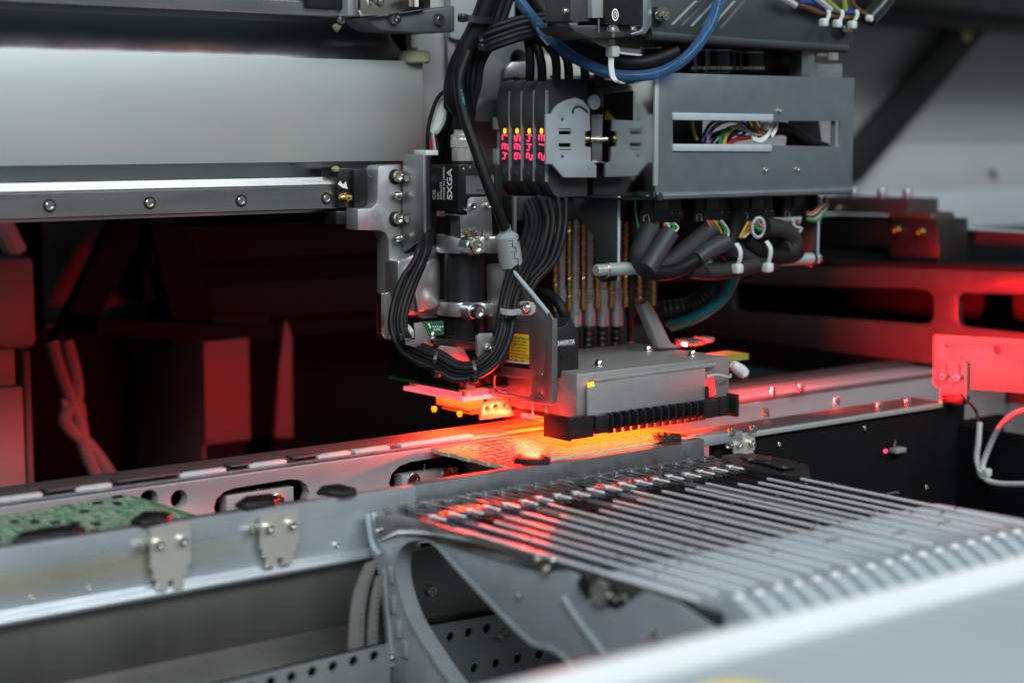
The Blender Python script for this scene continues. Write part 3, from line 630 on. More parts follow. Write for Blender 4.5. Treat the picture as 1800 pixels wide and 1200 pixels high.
# ---------------------------------------------------------------- panels below the front rail
t = thing('lower_panel', 'brown grey sheet metal panel below the front rail, lower left', 'panel')
part('upright_sheet', B().box(xa, -120, FY+2, FY+4, -72, -35, .3), 'panel_brown', t)
part('sloping_sheet', B().prism([V((xa, FY+1.5, -68)), V((xa, FY-24, -88)), V((xa, FY-24, -150)), V((xa, FY-21, -150)), V((xa, FY-21, -90)), V((xa, FY+1.5, -71))], (xm-xa+10, 0, 0), bev=.3), 'panel_brown', t)
t = thing('back_panel', 'dark panel with a bolt seen through the feeder arch', 'panel')
part('sheet', B().box(-168, 120, FY-8, FY-6, -90, -32, .3), 'panel_brown', t)
screw(t, py(755, 1037, FY-8.2), -Y_, 3, 3, 'steel')
def perforated(label, pts, Y, rows):
    t = thing('perforated_panel', label, 'panel')
    out = [py(*p, Y) for p in pts]; hl = []
    for (xa_, ya_), (xb_, yb_), k in rows:
        for i in range(k):
            s = i/(k-1); hl.append(ring_pts(py(xa_+(xb_-xa_)*s, ya_+(yb_-ya_)*s, Y), 2.7, X_, Z_, 14))
    part('sheet', B().prism(out, (0, 1.5, 0), holes=hl), 'perf', t)
    part('backing', B().prism([p+V((0, 4, 0)) for p in out], (0, 1, 0)), 'black_matt', t)
    return t
perforated('perforated grey panel left of the feeder column, bottom edge', ((380, 1205), (686, 1131), (686, 1300), (300, 1320)), -150, [((440, 1208), (658, 1152), 7)])
t = perforated('perforated grey panel seen through the feeder arch', ((700, 1110), (1000, 1058), (1030, 1260), (700, 1280)), -112, [((760, 1126), (856, 1104), 4), ((796, 1182), (948, 1149), 5)])
for q in ((888, 1110), (878, 1118)): screw(t, py(*q, -112.2), -Y_, 2.4, 2.6, 'nickel')
# hanging carrier tapes
for i, (pts, r_) in enumerate(((((655, 985), (640, 1020), (630, 1060), (626, 1110), (625, 1150)), 38), (((668, 1010), (660, 1050), (655, 1100), (655, 1150)), 16))):
    t = thing('carrier_tape', ('pale perforated carrier tape hanging left of the feeder column', 'narrow carrier tape hanging behind the wider one beside the feeder column')[i], 'tape')
    P = [py(x, y, -135+i*4) for x, y in pts]
    part('tape', B().ribbon(P, (9-3*i, 0, 1.5), .5), 'tape_paper', t)
    S = spline(P, 5)
    b = B()
    for p, p2 in zip(S[1:], S[2:]):
        d = (p2-p); b.prism([p+V((2.6-i, -.45, 0))+v for v in (V((.5, 0, .4)), V((-.5, 0, .4)), V((-.5, 0, -.4)), V((.5, 0, -.4)))], (0, .15, 0))
    o = part('sprocket_holes', b, 'ink_dark', t); o['kind'] = 'stuff'

# ---------------------------------------------------------------- feeders
NF = 20; PITCH_F = 12.0; FX0 = -170.
FZ = -4.; FA, FB = -108., -362.
ORD = ['leftmost', 'second', 'third', 'fourth', 'fifth', 'sixth', 'seventh', 'eighth', 'ninth', 'tenth', 'eleventh', 'twelfth', 'thirteenth', 'fourteenth', 'fifteenth', 'sixteenth', 'seventeenth', 'eighteenth', 'nineteenth', 'rightmost']
def fbox(x0, x1, y0, y1, z0, z1, bev=.25): return B().box(FX0+x0, FX0+x1, y0, y1, z0, z1, bev)
rail_prof = []
M_ = {}
M_['body'] = fbox(-5.6, 5.6, FB+4, FA-3, -13, FZ-3, .4).mesh('body', 'sheet_dark')
hp = [V((FX0+x, y, FZ-2.8)) for x, y in ((-5.4, FA), (-2, FA), (-1.6, FA-4), (1.6, FA-4), (2, FA), (5.4, FA), (5.4, FA-52), (2.4, FA-52), (2.4, FA-46), (-2.4, FA-46), (-2.4, FA-52), (-5.4, FA-52))]
slot = [V((FX0+x, y, FZ-2.8)) for x, y in ((-1.2, FA-17), (1.2, FA-17), (1.2, FA-29), (-1.2, FA-29))]
M_['head_plate'] = B().prism(hp, (0, 0, 2.4), holes=[slot], bev=.25).mesh('head_plate', 'feed_top')
M_['clip'] = B().box(FX0+.4, FX0+2.4, FA-47, FA-33, FZ-.2, FZ+.7, .3).box(FX0-.6, FX0+3.2, FA-37, FA-35.6, FZ-.2, FZ+.9, .2).mesh('clip', 'feed_rail')
M_['peel_bar'] = fbox(-4.6, 4.6, FA-9.4, FA-7.6, FZ-.5, FZ+.7, .3).mesh('peel_bar', 'steel')
bb = B()
bb.box(FX0-5.3, FX0-3.7, FB+20, FA-49, FZ-1.3, FZ+.1, .25)
M_['rail'] = bb.mesh('rail', 'feed_rail')
bb = B(); bb.box(FX0+4.2, FX0+5.4, FB+20, FA-53, FZ-2.9, FZ-1.2, .3)
M_['guide_edge'] = bb.mesh('guide_edge', 'tape_dark')
kp = [V((FX0+4.4, y, z)) for y, z in ((FB+84, FZ-3), (FB+78, FZ-.6), (FB+40, FZ+.2), (FB+8, FZ+.8), (FB+3, FZ+3.4), (FB-3, FZ+3.8), (FB-7, FZ+1.5), (FB-24, FZ-8), (FB-40, FZ-20), (FB-40, FZ-40), (FB+4, FZ-40))]
M_['rear_cover'] = B().prism(kp, (-8.2, 0, 0), bev=.6).mesh('rear_cover', 'pale_grey')
M_['knob'] = B().lathe([(2.4, 0), (2.6, .8), (2.0, 2.0), (1.0, 2.6), (0, 2.8)], (FX0, FB, FZ+2.6), V((0, -.2, 1)), 14).mesh('knob', 'lid_white')
TAPES = {}
for k_, (m_, w_) in enumerate((('tape_dark', 3.2), ('tape_clear', 3.4), ('tape_dark', 3.0), ('tape_paper', 3.2), ('tape_blue', 3.2), ('tape_dark', 3.2))):
    TAPES[k_] = fbox(-3.1, 3.4, FB+24, FA-45, FZ-2.9, FZ-1.0-.25*(k_ % 3), .2).mesh('tape', m_)
CLAMPS = fbox(-5.5, 5.5, -2, 2, FZ-1.2, FZ+.9, .3)
seq = [4, 4, 0, 1, 4, 3, 0, 2, 1, 5, 3, 2, 5, 2, 1, 0, 5, 2, 0, 2]
cl = B().tube([(FX0-5, -1.5, FZ+.2), (FX0-4, -1.5, FZ+1.1), (FX0+4, -1.5, FZ+1.1), (FX0+5, -1.5, FZ+.2)], .5, 6, 3).mesh('hold_down', 'nickel')
scr = B().lathe([(1.2, 0), (1.2, .7), (.8, 1), (0, 1)], (FX0-4.3, 0, FZ+.4), Z_, 10).mesh('rivet', 'nickel')
for i in range(NF):
    lab = (ORD[i]+' slim tape feeder in the row' if i in (0, 19) else ORD[i]+' slim tape feeder counted from the left of the row')
    t = thing('tape_feeder', lab, 'feeder', 'tape feeders side by side')
    dx = PITCH_F*i*MM
    names = [k for k in M_]
    for k in names:
        o = bpy.data.objects.new(k, M_[k]); C.link(o); o.parent = t; o.location.x = dx
        if k == 'clip': o.location.y = rnd.uniform(-.0015, .0015)
        if k == 'head_plate': o.location.z = rnd.uniform(-.0004, .0003)
        if k == 'rail':
            o.location.z = rnd.uniform(-.0008, .0005); sy = rnd.uniform(.8, 1.0); o.scale.y = sy; o.location.y = (1-sy)*(FB+20)*MM+rnd.uniform(-.004, .002)
    o = bpy.data.objects.new('tape', TAPES[seq[i]]); C.link(o); o.parent = t; o.location.x = dx; o.location.z = rnd.uniform(-.0004, .0003)
    for yy in (rnd.uniform(-235, -205), rnd.uniform(-310, -270)):
        o = bpy.data.objects.new('rivet', scr); C.link(o); o.parent = t; o.location = (dx, yy*MM, 0)
    if i % 3 == 1:
        o = bpy.data.objects.new('hold_down', cl); C.link(o); o.parent = t; o.location = (dx, rnd.uniform(-320, -240)*MM, 0)
# the side frame of the first feeder, seen from the left
FXL = FX0-7.2
t = thing('feeder_frame', 'grey feeder side frame with a large arched opening, bottom centre', 'frame')
fo = [px(*p, FXL) for p in ((645, 903), (654, 901), (660, 940), (672, 952), (704, 942), (760, 944), (800, 962), (900, 986), (945, 1005), (1000, 1004), (1016, 1012), (1022, 1050), (1080, 1075), (1130, 1040), (1190, 1060), (1250, 1100), (1250, 1260), (690, 1260), (676, 1110), (668, 1030), (664, 1005), (652, 965))]
fh = [px(*p, FXL) for p in ((698, 990), (706, 962), (724, 948), (748, 946), (768, 956), (800, 992), (870, 1066), (932, 1126), (965, 1138), (990, 1152), (1012, 1180), (1012, 1240), (830, 1240), (790, 1195), (745, 1128), (718, 1080), (702, 1030))]
part('plate', B().prism(fo, (3.2, 0, 0), holes=[fh], bev=.3), 'feed_body', t)
part('arch_rim', B().ribbon([p+V((3.4, 0, 0)) for p in (px(*q, FXL) for q in ((830, 1240), (790, 1195), (745, 1128), (718, 1080), (702, 1030), (698, 990), (706, 962), (724, 948), (748, 946), (768, 956), (800, 992), (870, 1066), (932, 1126), (965, 1138), (990, 1152), (1012, 1180)))], (9.4, 0, 0), 1.5, 4), 'feed_body', t)
for q in ((688, 1010), (692, 1062), (700, 1105), (712, 1140)):
    c_ = px(*q, FXL-.9); part('boss', B().box(c_.x-.9, c_.x+.8, c_.y-2.2, c_.y+2.2, c_.z-4.5, c_.z+4.5, .7), 'feed_body', t)
part('top_bar', B().prism([px(*q, FXL-1.6) for q in ((657, 908), (700, 902), (965, 985), (968, 1003), (940, 1000), (800, 962), (760, 950), (700, 938), (668, 950))], (2.4, 0, 0), bev=.3), 'feed_top', t)
part('hook', B().tube([px(*q, FXL-1.8) for q in ((646, 903), (650, 930), (656, 958), (668, 975))], 1.6, 8, 4), 'pale_grey', t)
part('rib', B().tube([px(*q, FXL-.6) for q in ((990, 1050), (1020, 1095), (1062, 1150))], 1.5, 8, 4), 'feed_body', t)
part('rib', B().tube([px(*q, FXL-.6) for q in ((675, 1000), (680, 1060), (684, 1100), (690, 1170))], 1.4, 8, 4), 'feed_body', t)
for q, r_ in (((665, 932), 1.5), ((960, 1000), 2.3), ((946, 982), 1.8), ((972, 984), 1.6), ((912, 1046), 1.5), ((690, 1155), 1.6), ((1155, 1118), 3.0)): screw(t, px(*q, FXL-1.7), -X_, r_, 1.4, 'nickel')
part('gear', B().lathe([(5, 0), (5, 3), (2, 3.2), (0, 3.2)], px(1060, 1040, FXL-1), -X_, 20, ripple=.7), 'nickel', t)
part('gear', B().lathe([(4, 0), (4, 3), (2, 3.2), (0, 3.2)], px(1035, 1025, FXL-.5), -X_, 18, ripple=.7), 'black', t)
part('spring', B().tube([px(x, 1052+6*math.sin(i*1.6), FXL-2) for i, x in enumerate(range(1040, 1105, 5))], .8, 6, 3), 'nickel', t)
# hood lid in the near foreground
t = thing('hinged_hood', 'out of focus white machine lid edge in the near foreground', 'lid')
a = pz(940, 1200, 28); b2 = pz(1800, 962, 28); ly = (a.y+b2.y)/2
lp = [(ly+3, 10), (ly+2.4, 24), (ly+.5, 27.6), (ly-3, 28.3), (ly-7, 26.5), (ly-9, 22), (ly-90, -16), (ly-200, -60), (ly-200, -66), (ly-60, -12), (ly-2, 8)]
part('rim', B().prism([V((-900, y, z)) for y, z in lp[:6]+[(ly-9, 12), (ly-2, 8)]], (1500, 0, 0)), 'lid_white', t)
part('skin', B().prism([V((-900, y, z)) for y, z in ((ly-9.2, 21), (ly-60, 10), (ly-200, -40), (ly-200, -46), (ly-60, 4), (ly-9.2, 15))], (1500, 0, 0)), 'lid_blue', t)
q = pz(1310, 1290, 8)
zq = 21-(ly-9.2-q.y)*(11/50.8)
part('sticker', B().prism(ring_pts((q.x, q.y-6, zq-6*.2165+.3), 24, X_, V((0, .977, .2115)), 24), (0, 0, .4)), 'label_yellow', t)
# ---------------------------------------------------------------- carriage plate and cast bracket
t = thing('carriage_plate', 'light grey carriage plate behind the cables at the beam end', 'plate')
KY = 100
part('plate', B().prism([py(*p, KY) for p in ((722, 62), (748, 60), (748, -30), (905, -30), (905, 380), (735, 380))], (0, 6, 0), bev=.6), 'plate_grey', t)
part('step', B().prism([py(*p, KY-8) for p in ((793, -30), (900, -30), (900, 70), (800, 70), (792, 66))], (0, 7.5, 0), bev=.8), 'plate_grey', t)
part('edge_strip', B().prism([py(*p, KY-4) for p in ((786, 40), (798, 42), (802, 140), (788, 130))], (0, 3, 0), bev=.4), 'pale_panel', t)
part('belt_roller', B().lathe([(9.5, 0), (10.5, 1), (10.5, 7), (9.5, 8)], py(728, 112, KY-12), Z_, 24), 'grease', t)
part('roller_nut', B().box(*[c for c in (py(723, 90, KY-10).x, py(736, 90, KY-10).x)], KY-10, KY-6, py(730, 95, KY-10).z, py(730, 84, KY-10).z, .4), 'white_plastic', t)
t = thing('head_casting', 'dark grey casting with a round hole behind the amplifiers', 'casting')
HCY = 82
hl = [ring_pts(py(912, 107, HCY), 7.2, X_, Z_, 24)]
part('body', B().prism([py(*p, HCY) for p in ((836, 84), (870, 62), (945, 30), (1150, 30), (1150, 215), (835, 215), (828, 190))], (0, 12, 0), holes=hl, bev=1.2), 'cast_mid', t)
part('lower_arm', B().prism([py(*p, HCY-8) for p in ((832, 180), (838, 172), (890, 172), (890, 215), (836, 215))], (0, 7, 0), bev=1.4), 'cast_mid', t)
part('red_shade', B().cyl(8, py(912, 107, HCY+20), py(912, 107, HCY+24)), 'cover_red', t)
part('bright_tab', B().prism([py(*p, HCY-6) for p in ((890, 138), (892, 118), (900, 110), (930, 108), (940, 138))], (0, 3, 0), bev=.5), 'cast_bright', t)
part('ivory_plate', B().prism([py(*p, HCY-4) for p in ((955, 95), (1075, 118), (1075, 150), (955, 150))], (0, 2, 0), bev=.3), 'wire_white', t)
t = thing('cast_bracket', 'pale cast bracket with cap screws joining head and guide rail', 'bracket')
JY = 58
fr = [(656, 291), (706, 290), (708, 392), (716, 440), (712, 452), (699, 456), (698, 520), (700, 600), (684, 596), (683, 470), (680, 455), (684, 424), (676, 408), (664, 405), (629, 404), (629, 366), (652, 365), (662, 358), (664, 344), (664, 300)]
fr = [(664, 298), (668, 291), (706, 289), (708, 392), (716, 440), (712, 452), (699, 456), (698, 600), (684, 596), (684, 470), (684, 424), (678, 410), (668, 405), (629, 405), (629, 367), (652, 366), (662, 358), (664, 346)]
part('body', B().prism([py(*p, JY) for p in fr], (0, 14, 0), bev=.9), 'cast', t)
part('side_lug', B().box(py(643, 300, JY+14).x, py(664, 300, JY+14).x, JY+3, JY+16, py(650, 364, JY).z, py(650, 296, JY).z, .8), 'cast', t)
part('flange', B().prism([py(*p, JY+4) for p in ((670, 516), (682, 514), (684, 596), (676, 594), (670, 586))], (0, 6, 0), bev=.5), 'nickel', t)
for q in ((697, 310), (697, 384)):
    s = py(*q, JY-.2); part('recess', B().lathe([(4.9, 0), (4.9, .2), (0, .25)], s+V((-1.0, 0, -.3)), -Y_, 24), 'dark_hole', t); screw(t, s, V((-.1, -1, 0)), 3.7, 4.5, 'nickel')
for q in ((652, 303), (668, 385)):
    part('mould_mark', B().tube(ring_pts(py(*q, JY-.05), 2.8, X_, Z_, 16)[3:14], .18, 5, 2), 'cast', t)
t = thing('side_plate', 'milled side plate screwed to the cast bracket left of the camera', 'plate')
SPX = -45
part('plate', B().prism([px(*p, SPX) for p in ((708, 275), (713, 271), (744, 272), (745, 417), (728, 428), (712, 441), (707, 440))], (2.2, 0, 0), bev=.25), 'plate_satin', t)
for q in ((706, 343), (707, 419)): screw(t, px(*q, SPX-3)+V((0, 2, 0)), V((-1, -.25, 0)), 2.5, 5, 'nickel', style='nut')
for q in ((716, 313), (716, 385)): part('dowel', B().cyl(2.1, px(*q, SPX-.2), px(*q, SPX-.8), 16, .2), 'nickel', t)
part('black_pad', B().box(SPX+2.4, SPX+6, px(745, 300, SPX).y+1, px(745, 300, SPX).y+24, px(745, 417, SPX).z, px(745, 274, SPX).z, .4), 'black', t)
part('white_block', B().box(SPX+2.4, SPX+12, px(745, 300, SPX).y+1, px(745, 300, SPX).y+14, px(745, 274, SPX).z+.2, px(745, 266, SPX).z+.6, .4), 'white_plastic', t)
# ---------------------------------------------------------------- fiducial camera
t = thing('inspection_camera', 'small black cube camera lettered SXGA with silver round connector', 'camera')
cx0, cy0 = -25.1, 23.5; cz0, cz1 = 141.5, 171.
bo = part('body', B().box(cx0, cx0+29, cy0, cy0+29.5, cz0, cz1, .5), 'anod', t)
part('seam', B().box(cx0-.15, cx0+29.2, cy0-.15, cy0+3.0, cz0+1.2, cz1-1.2, .2), 'anod', t)
part('rear_block', B().box(cx0+29.1, cx0+36, cy0+.6, cy0+29, cz0+2, cz1-.6, .4), 'anod', t)
left = V((0, -1, 0))                             # on the -X face the reader's right is -Y
def side_text(s, u, v, size, bold=0., sx=1.):   # rotated a quarter turn: reads upwards
    p = px(u, v, cx0-.22); text(bo, s, p, Z_, V((0, 1, 0)), size, bold=bold, sx=sx)
side_text('SXGA', 794.5, 351.5, 7.4, .16, 1.02); side_text('CIS', 765.5, 351, 4.4, .05); side_text('G20', 771.5, 351, 2.7); side_text('ANALOG', 776.5, 351, 2.7); side_text('MADE IN JAPAN', 782, 351, 2.9)
lb = part('label', B().prism([py(*p, cy0-.22) for p in ((819, 309), (868, 308), (868, 341), (819, 341))], (0, .06, 0)), 'label_grey', bo)
for i, s in enumerate(('VCC-G20S20JK', '12V  2.8W', '2001266', 'MADE IN JAPAN')):
    p = py(866, 339.0-i*8.2-7.4, cy0-.3); text(bo, s, p, -X_, -Z_, 2.5, 'ink_dark', sx=.82)
for q in ((826, 294), (841, 293), (815, 297)): screw(t, py(*q, cy0-.2), -Y_, .8, .4, 'nickel')
screw(t, py(817, 368, cy0-.6), -Y_, 1.4, 1, 'nickel')
ccx, ccy = cx0+13, cy0+13
part('socket', B().cyl(6.6, (ccx, ccy, cz1), (ccx, ccy, cz1+2.2), 24, .3), 'black', t)
cn = part('connector', B().lathe([(6.7, 0), (6.9, .6), (6.9, 8.2), (7.3, 8.4), (7.5, 9), (7.5, 13.5), (7.3, 14), (7.3, 16.6), (5.6, 17), (5.6, 20.2), (5.2, 20.5)], (ccx, ccy, cz1+2.2), Z_, 32), 'connector_metal', t)
part('knurl', B().lathe([(7.45, 0), (7.45, 4.8)], (ccx, ccy, cz1+10.8), Z_, 72, ripple=.22), 'connector_metal', cn); part('knurl', B().lathe([(7.3, 0), (7.3, 1.4)], (ccx, ccy, cz1+17), Z_, 72, ripple=.22), 'connector_metal', cn)
t = thing('lens_tube', 'black lens barrel held by two polished clamps below the camera', 'lens')
tx, ty = -10., 38.
def tz(y): return py(815, y, ty-13).z
part('upper_barrel', B().lathe([(11.2, 0), (11.2, tz(372)-tz(418))], (tx-1, ty, tz(418)), Z_, 32), 'anod', t)
part('main_barrel', B().lathe([(13.3, tz(592)), (13.3, tz(557)), (13.5, tz(556)), (13.5, tz(534)), (13.4, tz(533)), (13.4, tz(420))], (tx, ty, 0), Z_, 40), 'anod', t)
part('front_ring', B().lathe([(12, tz(600)), (14.4, tz(599)), (14.4, tz(594)), (13.5, tz(592))], (tx, ty, 0), Z_, 40), 'black_satin', t)
part('black_cap', B().lathe([(16, tz(616)), (15.5, tz(600)), (12, tz(600))], (tx, ty, 0), Z_, 40), 'black', t)
def clampring(y0, y1, label, sq):
    t = thing('lens_clamp', label, 'clamp', 'polished lens clamps')
    z0, z1_ = tz(y1), tz(y0); arc = []
    for i in range(25):
        a = math.radians(-20+i*(245-0)/24+90-20); arc.append(V((tx+18.2*math.cos(a), ty+18.2*math.sin(a), 0)))
    inn = [V((tx+13.7*math.cos(math.radians(70+i*245/24)), ty+13.7*math.sin(math.radians(70+i*245/24)), 0)) for i in range(25)]
    part('ring', B().prism([V((p.x, p.y, z0)) for p in [V((tx+18.2*math.cos(math.radians(70+i*245/24)), ty+18.2*math.sin(math.radians(70+i*245/24)), 0)) for i in range(25)]]+[V((p.x, p.y, z0)) for p in inn[::-1]], (0, 0, z1_-z0), bev=.9), 'cast_bright', t)
    e = math.radians(315); ex, ey = tx+16*math.cos(e), ty+16*math.sin(e)
    part('lug', B().box(tx+1, tx+15.5, ty-25, ty-13.5, z0, z1_, 1.6), 'cast_bright', t)
    s = py(*sq, ty-25.2); screw(t, s, V((-.15, -1, 0)), 4.6, 4.5, 'nickel')
    part('lug_boss', B().cyl(5, V((s.x, ty-24, s.z)), V((s.x, ty-14, s.z)), 20, .5), 'cast_bright', t)
    return t
clampring(415, 446, 'polished upper clamp around the lens barrel', (834, 434))
clampring(532, 557, 'polished lower clamp around the lens barrel', (837, 547))
t = thing('camera_mount', 'shiny cast arm joining the lens clamps to the bracket', 'bracket')
part('arm', B().prism([py(*p, 48) for p in ((699, 458), (770, 430), (776, 445), (776, 560), (745, 562), (730, 556), (706, 556), (699, 520))], (0, 16, 0), bev=2.5), 'cast_bright', t)
part('gusset', B().prism([py(*p, 40) for p in ((722, 470), (770, 452), (774, 540), (735, 552))], (0, 9, 0), bev=2.5), 'cast_bright', t)
t = thing('camera_bracket', 'bent steel bracket with two screws in front of the lens', 'bracket')
EY = 20.
part('front_leaf', B().prism([py(*p, EY) for p in ((812, 378), (822, 378), (822, 352), (827, 347), (862, 346), (864, 372), (866, 413), (810, 417), (809, 378))], (0, 1.2, 0), bev=.2), 'plate_satin', t)
part('top_lip', B().prism([py(*p, EY) for p in ((798, 376), (811, 378), (811, 380), (798, 378.5))], (0, 14, 0)), 'plate_satin', t)
part('edge', B().prism([py(*p, EY+1.3) for p in ((808, 378), (811, 378), (812, 416), (809, 416))], (0, 10, 0)), 'plate_satin', t)
for q in ((830, 362), (858, 361)): screw(t, py(*q, EY-.2), V((-.25, -1, 0)), 2.1, 3, 'nickel')
part('spacer_stud', B().cyl(2.6, py(842, 416, EY-4), py(842, 406, EY-4), 16, .4), 'nickel', t); part('spacer_stud', B().cyl(2.3, py(824, 416, EY-3), py(824, 407, EY-3), 16, .4), 'brass', t)
# ---------------------------------------------------------------- ring light below the camera
t = thing('ring_light', 'red lit light unit with pink diffuser below the lens', 'lamp')
LX0, LX1, LY0, LY1 = -29., 20., 15., 80.
part('housing', B().box(LX0-3, LX1, LY0-1, LY1+14, 31.5, 51, 1.2), 'black_matt', t)
part('board', B().box(LX0-4, LX1, LY0-1.5, LY1+11, 29.2, 30.8, .1), 'pcb_green', t)
part('diffuser', B().box(LX0, LX1, LY0, LY1, 22.4, 25.2, .5), 'diffuser', t)
for x, y in ((LX0+6, LY0+4), (LX0+5, LY1-5), (LX1-8, LY0+5), (LX1-8, LY1-5)): part('standoff', B().cyl(3, (x, y, 25.3), (x, y, 29.1), 14, .3), 'white_plastic', t)
part('led_sheet', B().box(LX0+9, LX1-2, LY0+8, LY1-8, 27.6, 29.1), 'led_panel', t)
part('block', B().box(-8, 16, 36, 72, 12.0, 20.2, .5), 'block_tan', t)
part('lower_block', B().box(-5, 18, 38, 70, 9, 11.8, .5), 'block_tan', t)
for q, z in (((763, 721), 12), ((808, 729), 10)):
    p = pz(*q, z); part('led_tip', B().lathe([(1.5, 2.4), (1.9, 1), (1.2, -1.0), (0, -1.2)], p, Z_, 14), 'led_amber', t)  # glowing LEDs of the ring light
hl = []
LPY = 12
part('orange_plate', B().prism([py(*p, LPY) for p in ((845, 738), (845, 716), (850, 708), (862, 704), (905, 697), (905, 730))], (0, 2, 0), holes=[ring_pts(py(856, 719, LPY), 1.6, X_, Z_, 12), ring_pts(py(871, 715, LPY), 1.8, X_, Z_, 12), ring_pts(py(889, 711, LPY), 1.6, X_, Z_, 12)], bev=.3), 'block_tan', t)
# its light
lm = area('ring_light_lamp', (-6, 47, 22.2), (-6, 47, 0), .046, .060, .7, (1, .036, .004)); lm.parent = t
# bits around the light unit
t = thing('mount_plates', 'bent steel mounting plates above the ring light', 'bracket')
part('left_leaf', B().prism([py(*p, 2) for p in ((728, 568), (742, 567), (762, 604), (758, 618), (714, 606), (712, 596), (730, 598))], (0, 1.4, 0), bev=.2), 'plate_satin', t)
part('shelf', B().prism([py(*p, 0) for p in ((760, 597), (840, 600), (838, 612), (780, 610), (762, 604))], (0, 16, 0), bev=.3), 'black_satin', t)
part('right_leaf', B().prism([py(*p, -4) for p in ((776, 607), (815, 612), (827, 634), (827, 642), (800, 640), (770, 612))], (0, 1.4, 0), bev=.2), 'plate_satin', t)
screw(t, py(760, 595, 4), Z_, 1.9, 4, 'nickel', style='nut')
part('ear', B().prism([py(*p, -16) for p in ((838, 592), (844, 586), (866, 585), (870, 600), (862, 630), (848, 634), (840, 624))], (0, 2, 0), bev=.3), 'plate_satin', t)
screw(t, py(858, 612, -16.4), V((.1, -1, 0)), 2.6, 4, 'nickel', style='nut')
part('red_clip', B().prism([py(*p, -18) for p in ((819, 664), (822, 662), (824, 676), (836, 678), (836, 684), (820, 682))], (0, 2, 0)), 'cover_red', t)
t = thing('driver_board', 'small green circuit board with white print beside the lens', 'circuit board')
part('board', B().prism([py(*p, 12) for p in ((738, 566), (780, 564), (780, 588), (746, 590))], (0, 1.5, 0)), 'pcb_green', t)
for i in range(5): part('print', B().prism([py(760+i*4.2+a, 573+b_, 11.9) for a, b_ in ((0, 0), (2.6, 0), (2.6, 1.4), (0, 1.4))], (0, .05, 0)), 'silk', t)
part('print', B().prism([py(*p, 11.9) for p in ((752, 568), (755, 568), (758, 577), (756, 577))], (0, .05, 0)), 'silk', t); text(t, 'JUNC', py(762, 581.5, 11.8), X_, Z_, 2.4, 'silk', 'print')
part('lead', B().tube([py(714, 572, 30), py(720, 578, 14), py(728, 592, 10)], 1.5), 'white_plastic', t)
# ---------------------------------------------------------------- laser height sensor and its plate
t = thing('sensor_bracket_plate', 'steel plate with a rounded window holding the laser sensor', 'plate')
PXX = -6.
wnd = [px(*p, PXX) for p in ((868, 668), (869, 661), (876, 660), (926, 665), (931, 669), (931, 693), (927, 698), (884, 691), (872, 688), (868, 682))]
hl = [wnd]+[ring_pts(px(*p, PXX), r, Y_, Z_, 12) for p, r in (((873, 563), 1.0), ((953, 658), 1.1), ((952, 692), 1.1))]
pl = part('plate', B().prism([px(*p, PXX) for p in ((855, 467), (858, 464), (889, 462), (966, 551), (971, 560), (971, 710), (967, 713), (858, 694), (858, 664), (866, 656), (880, 654), (880, 584), (857, 580))], (1.5, 0, 0), holes=hl, bev=.2), 'plate_satin', t)
part('edge_trim', B().tube([px(*p, PXX) for p in ((903, 478), (932, 512), (964, 551))], 1.4, 8, 4), 'pale_grey', t)
part('side_flange', B().box(PXX+1.6, PXX+5, px(969, 600, PXX).y, px(969, 600, PXX).y+1.4, px(969, 708, PXX).z, px(969, 560, PXX).z, .2), 'plate_satin', t)
lbl = part('caution_label', B().prism([px(*p, PXX-.12) for p in ((896, 588), (902, 586), (930, 588), (930, 637), (896, 633))], (.06, 0, 0)), 'label_yellow', pl)
part('white_strip', B().prism([px(*p, PXX-.12) for p in ((891, 633.3), (930, 637.4), (930, 640), (890, 636))], (.06, 0, 0)), 'label_white', pl)
part('black_strip', B().prism([px(*p, PXX-.12) for p in ((888, 636.6), (930, 640.6), (930, 649), (884, 643))], (.06, 0, 0)), 'label_dark', pl)
for i, s in enumerate(('AVOID EXPOSURE TO', 'STARE INTO LASER', '2 LASER PRODUCT', 'MAX OUTPUT 1mW', 'PULSE DURATION', 'WAVELENGTH 650nm', 'EN SEMICONDUCTOR', 'IEC 60825-1 2001')):
    text(lbl, s, px(898.5, 594+i*5.3+.3*i, PXX-.25), -Y_, Z_, 2.0, 'ink_dark', sx=.88)
part('washer', B().prism([px(927+dx_, 541+dy_, PXX-.9) for dx_, dy_ in ((9, -9), (13, -2), (12, 8), (6, 13), (-4, 14), (-16, 13), (-16, 8), (-10, 5), (-10, -4), (-16, -7), (-15, -11), (0, -12))], (.8, 0, 0), bev=.2), 'white_plastic', t)
screw(t, px(927, 541, PXX-1), V((-1, -.2, 0)), 2.9, 3, 'nickel', style='nut')
for q in ((952, 692), (953, 658)): screw(t, px(*q, PXX+.6), -X_, 1.0, .6, 'nickel')
for q in ((936, 712), (960, 708)):
    p = px(*q, PXX+3); part('pin', B().lathe([(.7, 4), (.6, 0), (.4, -3.6), (.9, -5), (0, -5.6)], p+V((0, 0, -.5)), Z_, 8), 'cover_satin', t)
t = thing('laser_sensor', 'black laser sensor with moulded arrow and vents, numbered 5445917A', 'sensor')
NY = -39.
sb = part('body', B().prism([V((PXX+1.8, NY, z)) for z in ()] or [py(*p, NY) for p in ((972, 580), (995, 571), (1004, 559), (1017, 582), (1018, 655), (1014, 661), (972, 664))], (0, 44, 0), bev=.8), 'black', t)
part('number_plate', B().prism([py(*p, NY-.15) for p in ((978, 598), (1010, 595), (1010, 606.5), (978, 609.5))], (0, .1, 0)), 'label_grey', sb)
text(sb, '5445917A', py(980, 607.4, NY-.3), X_+V((0, 0, .012)), Z_, 4.0, 'ink', sx=.84)
